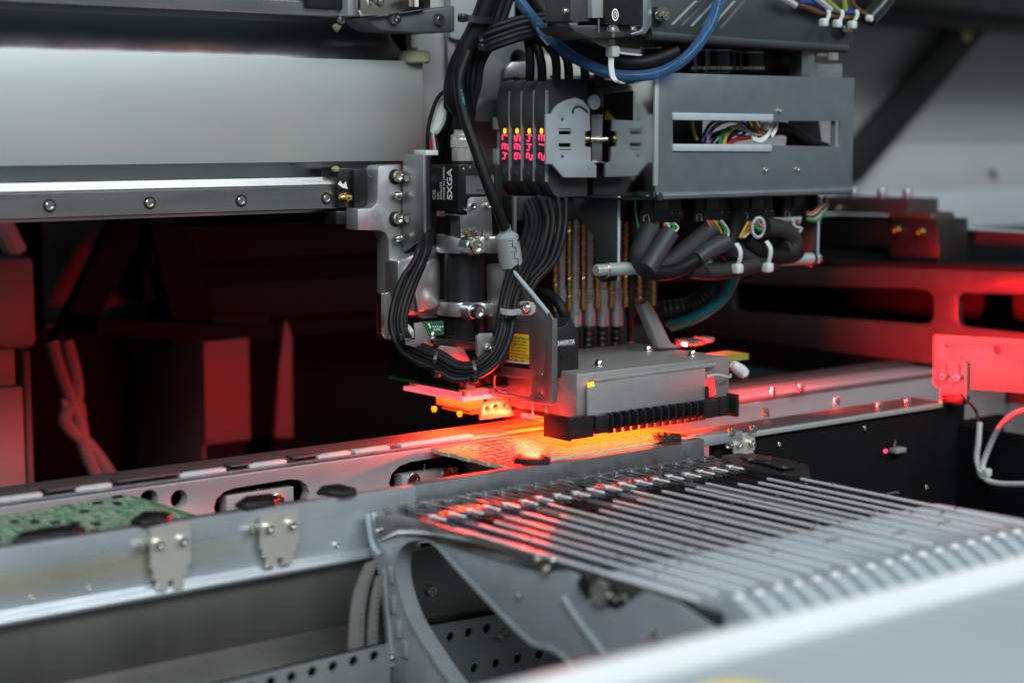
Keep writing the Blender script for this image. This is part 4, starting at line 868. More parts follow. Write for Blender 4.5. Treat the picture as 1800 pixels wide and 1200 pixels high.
for i in range(8):
    x = 981+i*4.0; y0 = 633-(6 if i in (0, 7) else 0)-(5 if i in (1, 6) else 0)+(4 if i in (3, 4) else 0)
    part('vent', B().prism([py(*p, NY-.12) for p in ((x, y0), (x+1.5, y0-.3), (x+1.5, 649), (x, 649.4))], (0, .1, 0)), 'dark_hole', sb)
part('arrow', B().prism([py(*p, NY-.35) for p in ((981, 619), (985, 618.5), (995, 631), (1005, 616.5), (1009, 616), (995, 637))], (0, .3, 0)), 'black', sb)
part('lead', B().tube([pd(945, 514, 1120), pd(962, 516, 1112), pd(980, 530, 1104), pd(990, 550, 1102), pd(994, 572, 1104)], 3.2, 12), 'rubber', t)
part('gland', B().lathe([(4.6, 0), (4.6, 3), (3.4, 6)], pd(994, 575, 1106), Z_, 16), 'black', t)
t = thing('ferrite_core', 'grey snap on cable core leaning above the sensor plate', 'ferrite')
p0, p1 = pd(889, 408, 1098), pd(900, 470, 1104); ax = (p1-p0)
part('shell', B().lathe([(4.5, 0), (7.2, 2.6), (7.4, 5), (7.4, ax.length-1), (6.6, ax.length)], p0, ax, 20), 'grey_plastic', t)
part('collar', B().lathe([(2.6, -5), (3.6, -4), (3.6, -.5), (3.0, .6)], p0, ax, 8), 'grey_plastic', t)
for k_ in (.3, .62):
    q = p0+ax*k_; part('latch', B().tube([q+V((-4.2, -6.2, 1.6)), q+V((-2, -7.3, 1.9)), q+V((-1.8, -7.4, -2.2)), q+V((.6, -7.6, -2.4)), q+V((.8, -7.6, -6))], .25, 5, 2, smooth=False), 'ink_dark', t)
part('catch_hole', B().lathe([(1.0, 0), (1.0, .3), (0, .3)], p0+ax*.22+V((3.6, -6.4, 0)), V((.5, -.9, 0)), 10), 'dark_hole', t)
# ---------------------------------------------------------------- sensor amplifiers on a rail
AX = 37.
cols = [877.5, 899.2, 920.6, 942, 963.5]
YS = [px(c, 240, AX).y for c in cols]
def zA(y): return px(920, y, AX).z
DIG = {'0': 'abcdef', '1': 'bc', '2': 'abged', '3': 'abgcd', '4': 'fgbc', '5': 'afgcd', '6': 'afgedc', '7': 'abc', '9': 'abfgcd'}
NUM = ['437', '935', '244', '213']
AL = ['first black sensor amplifier from the left, red digits 437', 'second black sensor amplifier, red digits 935', 'third black sensor amplifier, red digits 244', 'rightmost black sensor amplifier next to the grey end clamp, red digits 213']
prof = [(34, zA(345)), (9, zA(346)), (5, zA(340)), (1.5, zA(326)), (-1.2, zA(316)), (-1.5, zA(300)), (0, zA(289)), (0, zA(228)), (-1.6, zA(219)), (-2.2, zA(204)), (-1.8, zA(170)), (-.4, zA(152)), (3, zA(143)), (7, zA(140)), (34, zA(139))]
for i in range(4):
    t = thing('sensor_amplifier', AL[i], 'amplifier', 'sensor amplifiers on the rail')
    ya, yb2 = YS[i]-.25, YS[i+1]+.25
    bo = part('body', B().prism([V((AX+x, ya, z)) for x, z in prof], (0, yb2-ya, 0), bev=.5), 'amp_body', t)
    part('display_window', B().box(AX-.25, AX+.3, yb2+.8, ya-.8, zA(288), zA(230), .1), 'amp_body', t)
    part('edge_line', B().box(AX-2.35, AX+.3, yb2-.1, yb2+.1, zA(318), zA(160), .03), 'grey_plastic', t)
    cy = (ya+yb2)/2; wd = abs(ya-yb2)
    part('indicator', B().prism(ring_pts((AX-1.2, cy-.3, zA(230.5)), 1.0, Y_*.9, Z_*1.6, 14), (.9, 0, 0), bev=.3), 'led_orange', t)
    # three seven-segment digits, read upwards
    dh = 5.4; dw = 4.4; zbase = zA(281)
    for k_, ch in enumerate(NUM[i]):
        b = B(); z0 = zbase+k_*5.9
        def P(u, v): return V((AX-.3, cy+dh*.5-dh*v-.5*(u-.5), z0+dw*u))     # u: across the digit (upwards), v: its height, towards the left... (0 = foot)
        def P(u, v): return V((AX-.3, cy-dh*.5+dh*v, z0+dw*(u+.16*v)*.86))
        seg = dict(a=((.1, 1), (.9, 1)), b=((1, .95), (1, .55)), c=((1, .45), (1, .05)), d=((.1, 0), (.9, 0)), e=((0, .45), (0, .05)), f=((0, .95), (0, .55)), g=((.1, .5), (.9, .5)))
        for s in DIG[ch]:
            (u0, v0), (u1, v1) = seg[s]; b.tube([P(u0, v0), P((u0+u1)/2, (v0+v1)/2), P(u1, v1)], .40, 6, 2, smooth=False)
        part('digit', b, 'led_red', t)
    for yy in (305,): part('button', B().cyl(1.5, (AX-1.0, cy, zA(yy)), (AX-2.2, cy, zA(yy)), 14, .3), 'amp_body', t)
    part('cable_gland', B().cyl(2.0, (AX+9, cy, zA(139)), (AX+9, cy, zA(134)), 12, .3), 'black', t)
t = thing('mounting_rail', 'silver hat profile rail carrying the amplifiers', 'rail')
YC = YS[-1]-2
hat = [py(840+x/3, y/3, YC-7) for x, y in ((609, 562), (612, 602), (656, 614), (664, 640), (664, 700), (656, 850), (612, 862), (610, 902))]
b = B().ribbon(hat, (0, .1, 0), .9, smooth=False)
q = [V((p.x, p.y, p.z)) for p in hat]
b = B()
for a, c_ in zip(q, q[1:]):
    d = (c_-a).normalized(); n_ = V((d.z, 0, -d.x))*.5
    b.prism([a+n_-d*.3, c_+n_+d*.3, c_-n_+d*.3, a-n_-d*.3], (0, 74, 0))
part('profile', b, 'nickel', t)
t = thing('end_clamp', 'grey plastic end clamp at the near end of the amplifier rail', 'clamp')
ce = [(360, 602), (392, 600), (405, 572), (430, 548), (470, 527), (520, 516), (556, 530), (572, 552), (590, 575), (594, 690), (566, 696), (566, 772), (596, 778), (597, 850), (626, 872), (626, 936), (452, 936), (392, 866), (360, 866)]
P3 = lambda x, y, Y: py(840+x/3, y/3, Y)
hl = [ring_pts(P3(x, y, YC-8), 1.15, X_, Z_, 12) for x, y in ((448, 632), (448, 828))]+[[P3(*p, YC-8) for p in ((428, a), (494, a), (494, c_), (428, c_))] for a, c_ in ((692, 710), (756, 776))]
part('plate', B().prism([P3(*p, YC-8) for p in ce], (0, 2, 0), holes=hl, bev=.3), 'din_grey', t)
for a in (678, 786): part('groove', B().prism([P3(*p, YC-8.1) for p in ((428, a), (494, a), (494, a+5), (428, a+5))], (0, .1, 0)), 'ink_dark', t)
part('rail_web', B().prism([P3(*p, YC-4) for p in ((600, 600), (655, 616), (660, 640), (660, 700), (652, 846), (602, 858))], (0, 1.5, 0)), 'alu_dark', t)
part('backing', B().prism([P3(*p, YC-2.8) for p in ((400, 640), (560, 640), (560, 860), (400, 860))], (0, 3, 0)), 'black', t)
part('hook', B().lathe([(4.8, 0), (4.8, 2)], P3(617, 540, YC-8), Y_, 20), 'din_grey', t)
part('arc_slot', B().tube([P3(*p, YC-8.1) for p in ((500, 598), (506, 574), (528, 563), (556, 572), (578, 592))], .8, 6, 4), 'ink_dark', t)
for i in range(3): part('louvre', B().prism([P3(478+i*32+a, 540+i*2+c_, YC-8.1) for a, c_ in ((0, 6), (26, 0), (26, 14), (0, 20))], (0, .1, 0)), 'grey_plastic', t)
for a in ((570, 868, 592, 896), (592, 868, 570, 896)): part('cross_mark', B().tube([P3(a[0], a[1], YC-8), P3(a[2], a[3], YC-8)], .4, 5, 2, smooth=False), 'grey_plastic', t)
screw(t, P3(585, 735, YC-8)+V((0, 2, 0)), -X_, 2.8, 3, 'brass'); part('clamp_screw', B().cyl(1.9, P3(590, 735, YC-5), P3(650, 738, YC-5), 14, .2), 'nickel', t)
part('left_foot', B().box(AX+2, AX+16, YS[0]+.3, YS[0]+5, zA(292), zA(205), .5), 'din_grey', t)
part('left_clip', B().box(AX-1, AX+2, YS[0]+.5, YS[0]+6, zA(290), zA(262), .4), 'din_grey', t)
part('left_clip', B().box(AX-1, AX+2, YS[0]+.5, YS[0]+6, zA(228), zA(206), .4), 'din_grey', t)
# ---------------------------------------------------------------- control box
CY = -51.
t = thing('control_box', 'grey sheet metal box with a long window full of coloured wires', 'box')
g = lambda x, y: py(x, y, CY)
zl = g(1330, 134).z
win = [g(*p) for p in ((1183, 212), (1477, 213), (1476, 258), (1183, 253))]
xL = g(1153, 240).x; xR = g(1500, 240).x; zT = g(1300, 132).z; zB = g(1300, 334).z
part('front_sheet', B().prism([V((xL, CY, zT)), V((xR, CY, zT)), V((xR, CY, zB)), V((xL, CY, zB))], (0, 1.4, 0), holes=[win], bev=.25), 'sheet', t)
sh = [V((xL-.2, y, z)) for y, z in ((CY+1.5, zB-3), (CY+86, zB-3), (CY+86, zT), (CY+1.5, zT))]
part('side_sheet', B().prism(sh, (1.2, 0, 0), holes=[[px(*p, xL-.2) for p in ((1060, 166), (1113, 160), (1113, 212), (1060, 210))]]), 'mirror', t)
part('inner_plate', B().box(xL+14, xL+15, CY+8, CY+80, zB+10, zT-4), 'black', t)
part('warning_triangle', B().prism([px(*p, xL+13.6) for p in ((1062, 213), (1066, 194), (1084, 213))], (.2, 0, 0)), 'label_yellow', t)
part('side_fold', B().box(xL-1.2, xL+2.2, CY-.3, CY+1.8, zB+4, zT, .5), 'alu', t)
part('right_sheet', B().box(xR-1.4, xR, CY+1.5, CY+9, zB+2, zT-1, .2), 'sheet', t)
part('bottom_fold', B().prism([V((xL+4, y, z)) for y, z in ((CY+1, zB+.5), (CY-2.2, zB-.6), (CY-3, zB-2.2), (CY-2.6, zB-4), (CY-1, zB-5), (CY+50, zB-5), (CY+50, zB-3.8), (CY+2, zB-3.6))], (xR-xL-6, 0, 0)), 'sheet', t)
part('bottom_tray', B().box(xL-24, xL+4, CY+2, CY+50, zB-4.6, zB-3.4, .2), 'black_matt', t)
part('trim', B().prism([g(*p)+V((0, -1.6, 0)) for p in ((1181, 198), (1357, 201), (1357, 213.5), (1181, 211.5))], (0, 4.2, 0), bev=.7), 'pale_grey', t)
part('trim', B().prism([g(*p)+V((0, -1.6, 0)) for p in ((1181, 253), (1353, 254), (1356, 260), (1353, 267), (1181, 266))], (0, 4.2, 0), bev=.7), 'pale_grey', t)
for q in ((1370, 195), (1345, 299), (1401, 298)): screw(t, g(*q)+V((0, -.1, 0)), -Y_, 1.5, 1.6, 'nickel')
part('divider', B().box(g(1183, 230).x, g(1300, 230).x, CY+34, CY+36, zB+8, zT-6), 'black', t)
part('inner_bracket', B().prism([py(*p, CY+34) for p in ((1391, 212), (1440, 212), (1446, 262), (1386, 262))], (0, 3, 0)), 'black', t)
part('inner_strip', B().box(g(1470, 230).x, g(1476, 230).x, CY+4, CY+5, zB+10, zT-10), 'sheet', t)
W = CY+17
def wire(parent, col, pts, r=1.0, Y=W, name='wire'): return part(name, B().tube([py(x, y, Y+dz) for x, y, dz in [(p+(0,))[:3] for p in pts]], r, 7, 6), 'wire_'+col if col in ('yellow', 'purple', 'green', 'white', 'red', 'orange', 'blue', 'brown', 'pink', 'lightblue', 'lime') else col, parent)
t = thing('wire_loom', 'coloured wires bunched by a white tie inside the box window', 'wires')
wire(t, 'yellow', ((1216, 205), (1218, 228), (1225, 246)), 1.3)
wire(t, 'blue', ((1235, 250), (1240, 232), (1252, 216), (1275, 206)), 1.2); 
wire(t, 'purple', ((1243, 256), (1246, 238), (1258, 222), (1280, 212), (1302, 214)), 1.5, W-3)
wire(t, 'green', ((1265, 256), (1268, 238), (1280, 226), (1296, 222)), 1.2, W-2); wire(t, 'yellow', ((1272, 256), (1276, 240), (1286, 228), (1300, 220)), 1.5, W-4)
wire(t, 'red', ((1276, 256), (1292, 246), (1306, 243), (1326, 240)), 1.5, W-3)
wire(t, 'lightblue', ((1296, 214), (1310, 226), (1322, 234), (1338, 238)), .9, W-4); wire(t, 'white', ((1284, 224), (1306, 228), (1324, 236), (1342, 238)), .8, W-5)
wire(t, 'orange', ((1320, 206), (1325, 216), (1332, 228), (1342, 236)), 1.7, W-5); wire(t, 'yellow', ((1330, 206), (1336, 217), (1344, 230)), 1.1, W-6); wire(t, 'brown', ((1312, 206), (1318, 222), (1330, 234)), 1.3, W-3)
wire(t, 'blue', ((1290, 208), (1306, 216), (1320, 226)), 1.1, W-2); wire(t, 'purple', ((1286, 236), (1300, 238), (1318, 242)), 1.0, W-1)
for i in range(7): wire(t, 'black', ((1232+i*8, 256), (1250+i*9, 238-3*(i % 3)), (1290+i*5, 226+3*(i % 2)), (1342, 236+i-3)), 1.1, W+3)
part('jacket', B().tube([py(1338, 236, W-3), py(1372, 226, W-3), (py(1398, 236, W-2)), py(1424, 252, W), py(1450, 262, W+4)], 4.6, 14), 'rubber', t)
tie([py(x, y, W-8) for x, y in ((1322, 243), (1336, 247), (1349, 238), (1356, 224), (1362, 212))], (0, 1.2, 3.2), py(1346, 222, W-7), 2.6, 'white cable tie around the wires in the box window', tail=[py(1356, 240, W-9), py(1364, 226, W-9), py(1368, 211, W-9)])
# ---------------------------------------------------------------- upper covers, valve, pulleys
UY = -52.
t = thing('upper_cover', 'dark green grey folded cover above the control box', 'cover')
u = lambda x, y: py(x, y, UY)
part('sheet', B().prism([u(*p) for p in ((1142, -30), (1500, -30), (1500, 72), (1494, 80), (1482, 81), (1170, 60), (1148, 56), (1142, 48))], (0, 1.5, 0), bev=.3), 'sheet_dark', t)
a, b2 = u(1146, 58), u(1496, 82)
part('fold', B().tube([u(1146, 58)+V((0, 3, -1)), u(1320, 71)+V((0, 3, -1)), u(1492, 82)+V((0, 3, -1))], 3.6, 14, 3), 'sheet_dark', t)
part('top_edge', B().prism([u(*p)+V((0, 5, 0)) for p in ((1135, 45), (1142, 52), (1170, 62), (1482, 86), (1482, 92), (1160, 68), (1130, 60))], (0, 90, 0)), 'sheet_dark', t)
part('left_flange', B().prism([u(*p)+V((0, -2, 0)) for p in ((1127, -30), (1142, -30), (1142, 44), (1132, 60), (1105, 64), (1105, 59), (1123, 54), (1127, 46))], (0, 3, 0), bev=.6), 'sheet', t)
part('recess', B().cyl(6.2, u(1152, 30)+V((0, -.2, 0)), u(1152, 30)+V((0, -.8, 0)), 24), 'dark_hole', t)
screw(t, u(1155, 27)+V((0, -1, 0)), V((.3, -1, .05)), 4.2, 6, 'nickel')
part('recess', B().prism([u(*p)+V((0, -.3, 0)) for p in ((1462, 46), (1474, 44), (1486, 56), (1484, 66), (1474, 71), (1462, 64))], (0, .2, 0)), 'dark_hole', t)
screw(t, u(1482, 51)+V((0, -1, 0)), V((.3, -1, .1)), 3.0, 5, 'nickel')
for i in range(6):
    x = 1178+i*17; part('print_stripe', B().prism([u(*p)+V((0, -.2, 0)) for p in ((x, 44+i*1.2), (x+6, 44+i*1.2), (x+48, 2), (x+42, 2))], (0, .05, 0)), 'label_grey' if i % 2 else 'grey_plastic', t)
text(t, 'BEWARE', u(1212, 32)+V((0, -.35, 0)), V((.8, 0, .6)), V((-.6, 0, .8)), 4, 'sheet_dark')
t = thing('valve_block', 'black valve with a white round mark at the top edge', 'valve')
part('body', B().prism([py(*p, -56) for p in ((1064, -30), (1128, -30), (1128, 45), (1064, 43))], (0, 26, 0), bev=.6), 'black_satin', t)
mk = py(1081.5, 26.5, -56.2)
part('mark', B().prism(ring_pts(mk, 3.0, X_*.92, Z_*1.25, 28), (0, .08, 0), holes=[ring_pts(mk, 2.2, X_*.92, Z_*1.25, 28)]), 'ink', t)
part('mark', B().prism(ring_pts(mk, 1.55, X_*.92, Z_*1.25, 24), (0, .08, 0), holes=[ring_pts(mk, 1.15, X_*.92, Z_*1.25, 24)]), 'ink', t)
text(t, '15', mk+V((0, -.1, -.75)), X_, Z_, 2.0, 'ink', 'mark', align='CENTER')
part('side_body', B().prism([py(*p, -54) for p in ((1040, -30), (1063, -30), (1063, 32), (1041, 32))], (0, 24, 0), bev=.5), 'grey_plastic', t)
part('dark_body', B().prism([py(*p, -50) for p in ((1003, -30), (1039, -30), (1039, 38), (1006, 40), (1003, 36))], (0, 24, 0), bev=.7), 'amp_body', t)
part('base', B().prism([py(*p, -50) for p in ((1000, 45), (1064, 44), (1128, 47), (1128, 62), (1096, 66), (1040, 68), (1010, 56))], (0, 30, 0), bev=1), 'sheet_dark', t)
part('stud', B().cyl(.8, py(1052, 34, -57), py(1052, 58, -57), 10, .1), 'nickel', t)
screw(t, py(1077, 57, -58), V((0, 0, 1)), 3.8, 4.2, 'nickel', style='nut'); screw(t, py(1112, 54, -58), Z_, 2.4, 2.6, 'nickel', style='nut'); part('stub', B().cyl(1.6, py(1077, 66, -58), py(1077, 56, -58), 10), 'nickel', t)
part('left_plug', B().lathe([(1.8, 0), (2.0, 3), (1.2, 4), (0, 4)], py(997, 20, -50), V((-1, -.2, 0)), 12), 'nickel', t)
for i, (x, r, z0) in enumerate(((1148, 8.2, 78), (1240, 8, 82), (1262, 8.5, 82), (1288, 8, 84), (1320, 8.5, 86))):
    t = thing('timing_pulley', ['silver toothed pulley left of the blue hose', 'black pulley just right of the blue hose', 'second black pulley right of the hose', 'third black pulley right of the hose', 'rightmost black pulley above the control box'][i], 'pulley', 'pulleys above the control box')
    Yp = -12+(i % 2)*14
    zt1, zt2, zb1 = py(x, z0+4, Yp).z, py(x, 100, Yp).z, py(x, 128, Yp).z
    p = py(x, 100, Yp)
    part('drum', B().cyl(r, (p.x, p.y, zb1), (p.x, p.y, zt1), 28, .3), 'black_satin', t)
    part('flange', B().lathe([(r+.6, 0), (r+.6, 1.8)], (p.x, p.y, zb1+2), Z_, 56, ripple=.5), 'bright_metal', t)
    part('flange', B().lathe([(r+.4, 0), (r+.4, .5)], (p.x, p.y, zt1-1.5), Z_, 40), 'bright_metal', t)
    if i == 0: part('teeth', B().lathe([(r+.2, 0), (r+.2, 6)], (p.x, p.y, zt2-4), Z_, 44, ripple=.9), 'bright_metal', t)
t = thing('motor_housing', 'dark pillar between upper cover and control box', 'housing')
part('block', B().box(py(1340, 110, -10).x, py(1412, 110, -10).x, -10, 40, py(1370, 145, -10).z, py(1370, 80, -10).z, 1), 'black', t)
part('post', B().box(py(1410, 110, -30).x, py(1432, 110, -30).x, -30, -18, py(1420, 150, -30).z, py(1420, 82, -30).z, .5), 'cast_bright', t)
part('bearing', B().box(py(1432, 110, -26).x, py(1482, 110, -26).x, -26, 0, py(1460, 150, -26).z, py(1460, 112, -26).z, 1.2), 'cast', t)
part('stop_screw', B().cyl(1.6, py(1434, 97, -28), py(1456, 98, -28), 12), 'nickel', t); part('stop_nut', B().box(py(1455, 97, -29).x, py(1472, 97, -29).x, -30, -24, py(1460, 106, -29).z, py(1460, 90, -29).z, .6), 'nylon', t)
part('back_mass', B().box(py(1180, 110, 40).x, py(1420, 110, 40).x, 40, 60, py(1300, 160, 40).z, py(1300, 70, 40).z), 'black_matt', t)
# blue hose with its tie, black hose
t = thing('blue_hose', 'translucent blue air hose sagging in a loop over the head', 'hose')
part('hose', B().tube([pd(*p) for p in ((895, -30, 1110), (918, 8, 1108), (950, 48, 1104), (990, 88, 1100), (1035, 115, 1096), (1080, 131, 1092), (1125, 134, 1090), (1170, 124, 1092), (1210, 98, 1096), (1240, 60, 1102), (1258, 20, 1108), (1268, -30, 1112))], 3.5, 14, 8), 'blue_hose', t)
t = thing('black_hose', 'thick black hose bending just above the blue hose', 'hose')
part('hose', B().tube([pd(*p) for p in ((925, -30, 1122), (955, 18, 1120), (992, 58, 1118), (1040, 92, 1114), (1090, 110, 1112), (1140, 110, 1112), (1190, 92, 1116))], 6.2, 14, 8), 'rubber', t)
tie([pd(1076, 70, 1090), pd(1075, 95, 1086), pd(1074, 115, 1085), pd(1077, 135, 1085), pd(1084, 143, 1086), pd(1095, 147, 1092)], (3.4, -1, 0), pd(1077, 91, 1086), 3.6, 'white cable tie hanging around the blue hose', tail=[pd(1080, 91, 1085), pd(1096, 94, 1085), pd(1124, 97, 1086)])
# wires at the top right
t = thing('overhead_wires', 'loose brown, blue and green wires at the top edge, right', 'wires')
o_ = -58
wire(t, 'brown', ((1400, 8), (1420, 14), (1445, 24), (1475, 31), (1505, 30)), 1.9, o_); wire(t, 'blue', ((1404, 4), (1432, 6), (1452, 17), (1480, 22), (1506, 22)), 1.7, o_-1)
wire(t, 'white', ((1370, -6), (1388, 4), (1398, 10)), 2.4, o_-2); wire(t, 'white', ((1430, -6), (1446, 6), (1460, 18)), 2.2, o_-3); wire(t, 'lime', ((1440, -10), (1458, 6), (1474, 20)), 2.2, o_-2); wire(t, 'lime', ((1480, -10), (1484, 6), (1486, 20)), 2.0, o_-1)
wire(t, 'brown', ((1496, -10), (1500, 8), (1512, 20), (1524, 26)), 1.6, o_-2); wire(t, 'black', ((1430, 16), (1460, 30), (1500, 38)), 1.6, o_+1)
part('sleeve', B().tube([py(1570, -20, o_), py(1545, 14, o_), py(1526, 34, o_)], 6.0, 12, smooth=False), 'black_satin', t)
part('sleeve_cap', B().lathe([(2.2, 0), (2.6, 2), (2, 4), (0, 4)], py(1524, 32, o_-4), V((.2, -1, -.2)), 12), 'nylon', t)
for i, x in enumerate((1448, 1472, 1498)):
    tie([py(x+8, 18, o_-5), py(x+9, 27, o_-6), py(x+5, 36, o_-6)], (3, 0, 0), py(x, 40+i*2, o_-5), 2.7, ('left', 'middle', 'right')[i]+' of three white cable ties on the top right wires')
# ---------------------------------------------------------------- connectors, rod and harness below the box
for i, (x0, x1, yo) in enumerate(((1126, 1202, 346), (1220, 1287, 346), (1302, 1362, 345), (1376, 1436, 343))):
    t = thing('connector', ('leftmost', 'second from left', 'third from left', 'rightmost')[i]+' of four black connectors under the control box', 'connector', 'connectors under the box')
    Yn = -32; hh = 34-1.5*i
    f = lambda u, v: py(x0+(x1-x0)*u, yo+hh*v*1.3-2*u, Yn)
    part('shell', B().prism([f(*p) for p in ((.05, 0), (.95, 0), (.95, .55), (1, .58), (1, 1), (0, 1.04), (0, .6), (.05, .56))], (0, 16, 0), bev=.5), 'black', t)
    part('latch', B().prism([f(*p)+V((0, -1.2, 0)) for p in ((.3, 0), (.62, 0), (.62, .6), (.28, .6))], (0, 1.1, 0), bev=.3), 'black_satin', t)
    part('rib', B().prism([f(*p)+V((0, -.9, 0)) for p in ((.42, .1), (.46, .1), (.40, .5), (.37, .5))], (0, .8, 0)), 'black', t)
    for u_ in (.72, .9): part('pin_mark', B().prism([f(u_, .72)+V((a, -.2, c_)) for a, c_ in ((0, 0), (.5, 0), (.5, .9), (0, .9))], (0, .1, 0)), 'ink', t)
    part('keeper', B().tube([f(.06, 1)+V((0, -.6, 0)), f(.06, .78)+V((0, -.6, 0)), f(.16, .74)+V((0, -.6, 0)), f(.18, 1)+V((0, -.6, 0))], .5, 6, 3), 'grey_plastic', t)
t = thing('bracket_plate', 'thin dark plate holding the left end of the rod', 'bracket')
KX = py(1085, 420, -30).x
part('plate', B().prism([px(*p, KX) for p in ((1006, 345), (1086, 345), (1086, 492), (1060, 497), (1048, 488), (1046, 418), (1030, 400), (1012, 372))], (1.2, 0, 0), bev=.2), 'sheet_dark', t)
part('light_edge', B().box(KX-.3, KX+1.6, px(1086, 420, KX).y-.6, px(1086, 420, KX).y+.4, px(1086, 492, KX).z, px(1086, 345, KX).z, .2), 'pale_grey', t)
t = thing('tie_rod', 'polished aluminium rod under the wiring harness', 'rod')
ra, rb = py(1066, 474, -32), py(1432, 454, -32); ra2 = py(1050, 475, -32)
part('rod', B().cyl(4.2, ra, V((rb.x, rb.y, ra.z+(rb.z-ra.z))), 20, .4), 'alu', t)
part('end_screw', B().cyl(3.8, V((ra.x-9, ra.y, ra.z)), V((ra.x-1, ra.y, ra.z)), 18, .6), 'alu', t)
part('washer', B().cyl(5.6, V((ra.x-2.4, ra.y, ra.z)), V((ra.x-1.2, ra.y, ra.z)), 20, .2), 'nickel', t)
part('washer', B().cyl(5.2, rb-V((4, 0, 0)), rb-V((2, 0, 0)), 20, .2), 'black', t); part('end_screw', B().cyl(4.0, rb, rb+V((4, 0, 0)), 18, .6), 'nickel', t)
t = thing('bracket_plate', 'thin clear edged plate holding the right end of the rod', 'bracket')
KX2 = rb.x-2
part('plate', B().prism([px(*p, KX2) for p in ((1408, 345), (1437, 342), (1436, 462), (1424, 470), (1410, 466))], (1.2, 0, 0), bev=.2), 'sheet_dark', t)
part('light_edge', B().box(KX2-.2, KX2+1.4, px(1437, 420, KX2).y-.5, px(1437, 420, KX2).y+.3, px(1437, 462, KX2).z, px(1437, 345, KX2).z, .1), 'pale_grey', t)
t = thing('wiring_harness', 'black sleeved cable harness draped over the rod', 'harness')
H = -44
def hs(m, r, pts, dy=0, r1=None, rib=0, sub=8): return part('sleeve', B().tube([py(x, y, H+dy) for x, y in pts], r, 14, sub, r1=r1, rib=rib), m, t)
hs('shrink', 6.0, ((1178, 408), (1160, 436), (1143, 464), (1136, 474)), -6, 6.6)
hs('braid', 7.2, ((1146, 400), (1132, 428), (1126, 452), (1140, 474)), 6)
hs('braid', 6.4, ((1252, 402), (1225, 424), (1190, 452), (1166, 466), (1146, 474)), 0)
hs('shrink', 6.4, ((1274, 426), (1246, 440), (1224, 456)), -6, 5.6); hs('rubber', 5.2, ((1228, 454), (1205, 468), (1178, 478), (1152, 480), (1140, 474)), -5)
hs('braid', 7.4, ((1270, 432), (1300, 448), (1335, 458), (1362, 456)), 2); hs('braid', 5.6, ((1210, 474), (1250, 478), (1285, 474), (1340, 462)), -2)
hs('rubber', 5.4, ((1310, 424), (1330, 440), (1356, 450), (1385, 450), (1400, 444), (1398, 436), (1382, 434)), -2); hs('braid', 7.0, ((1342, 400), (1372, 404), (1390, 418), (1392, 434), (1376, 440)), -1)
hs('rubber', 6.5, ((1290, 345), (1292, 380), (1290, 410), (1284, 440)), 14)
part('sleeve_mouth', B().tube(ring_pts(py(1333, 400, H-8), 6.4, X_*.9, Z_, 24)+[ring_pts(py(1333, 400, H-8), 6.4, X_*.9, Z_, 24)[0]], .7, 5, 2, rib=.7), 'pale_grey', t)
part('sleeve_mouth', B().tube(ring_pts(py(1402, 396, H-2), 5.0, X_*.9, Z_, 20)[8:20], .7, 5, 2, rib=.7), 'pale_grey', t)
part('band', B().ribbon([py(1240, 462, H-12), py(1242, 474, H-13), (py(1250, 480, H-10))], (3, 0, 0), 1), 'black', t)
def fan(x, y, x2, y2, cols, Y=H-4):
    for i, c_ in enumerate(cols):
        wire(t, c_, ((x+i*3.6-3, y), ((x+x2)/2+i*4-2+(i % 2)*3, (y+y2)/2), (x2+i*2.2, y2)), .75, Y)
fan(1170, 392, 1172, 410, ('orange', 'white', 'white', 'green', 'green', 'white')); fan(1246, 388, 1262, 424, ('pink', 'orange', 'brown', 'yellow', 'orange', 'green')); wire(t, 'green', ((1265, 390), (1274, 404), (1274, 420)), .9, H-6); wire(t, 'white', ((1268, 388), (1280, 406), (1276, 424), (1270, 428)), .9, H-7)
fan(1318, 390, 1300, 418, ('yellow', 'orange', 'yellow', 'white', 'brown')); wire(t, 'green', ((1326, 392), (1332, 402), (1340, 404)), 1.2, H-9); wire(t, 'pink', ((1330, 388), (1336, 396), (1342, 400)), 1.4, H-9)
wire(t, 'white', ((1392, 386), (1398, 398), (1406, 400)), 1.0, H); wire(t, 'pink', ((1402, 386), (1404, 394)), 1.0, H)
t = thing('wire_loop', 'green and white wires looping out of the rightmost connector', 'wires')
for i, (c_, r_) in enumerate((('green', 1.1), ('white', .8), ('brown', .8), ('white', .7), ('orange', .7))):
    wire(t, c_, ((1418, 386-i*3), (1434-i, 388-i*4), (1448-i*1.2, 376-i*4), (1455-i*.8, 360-i), (1450, 345)), r_, -36-i)
wire(t, 'brown', ((1432, 372), (1446, 362), (1456, 350)), .9, -34)
for i, (x, y0, y1, lab) in enumerate(((1297, 428, 470, 'left of two white cable ties below the harness'), (1350, 424, 468, 'right of two white cable ties below the harness'))):
    tie([py(x-3, y0, H-9), py(x+4, y0+12, H-12), py(x+4, y0+26, H-12), py(x, y1-4, H-10)], (3.2, 0, .5), py(x-1, y1+2, H-9), 3.3, lab)
t = thing('teal_cable', 'teal cable hanging below the harness behind the rod', 'cable')
part('cable', B().tube([py(1306, 400, -20), py(1302, 450, -18), py(1288, 492, -16), py(1270, 524, -12), (py(1240, 548, -4)), py(1212, 562, 6), py(1180, 572, 20)], 4.2, 12), 'teal', t)
t = thing('corrugated_hose', 'black ribbed hose curving behind the teal cable', 'hose')
part('hose', B().tube([py(1276, 470, 0), py(1266, 500, 4), py(1240, 528, 10), py(1210, 545, 18), py(1165, 552, 30)], 9, 16, 9, rib=.9), 'black', t)
t = thing('green_wire', 'thin green wire hanging left of the leftmost connector', 'wire')
part('wire', B().tube([py(x, y, -30) for x, y in ((1116, 325), (1116, 350), (1118, 380), (1124, 408))], .8), 'wire_green', t)
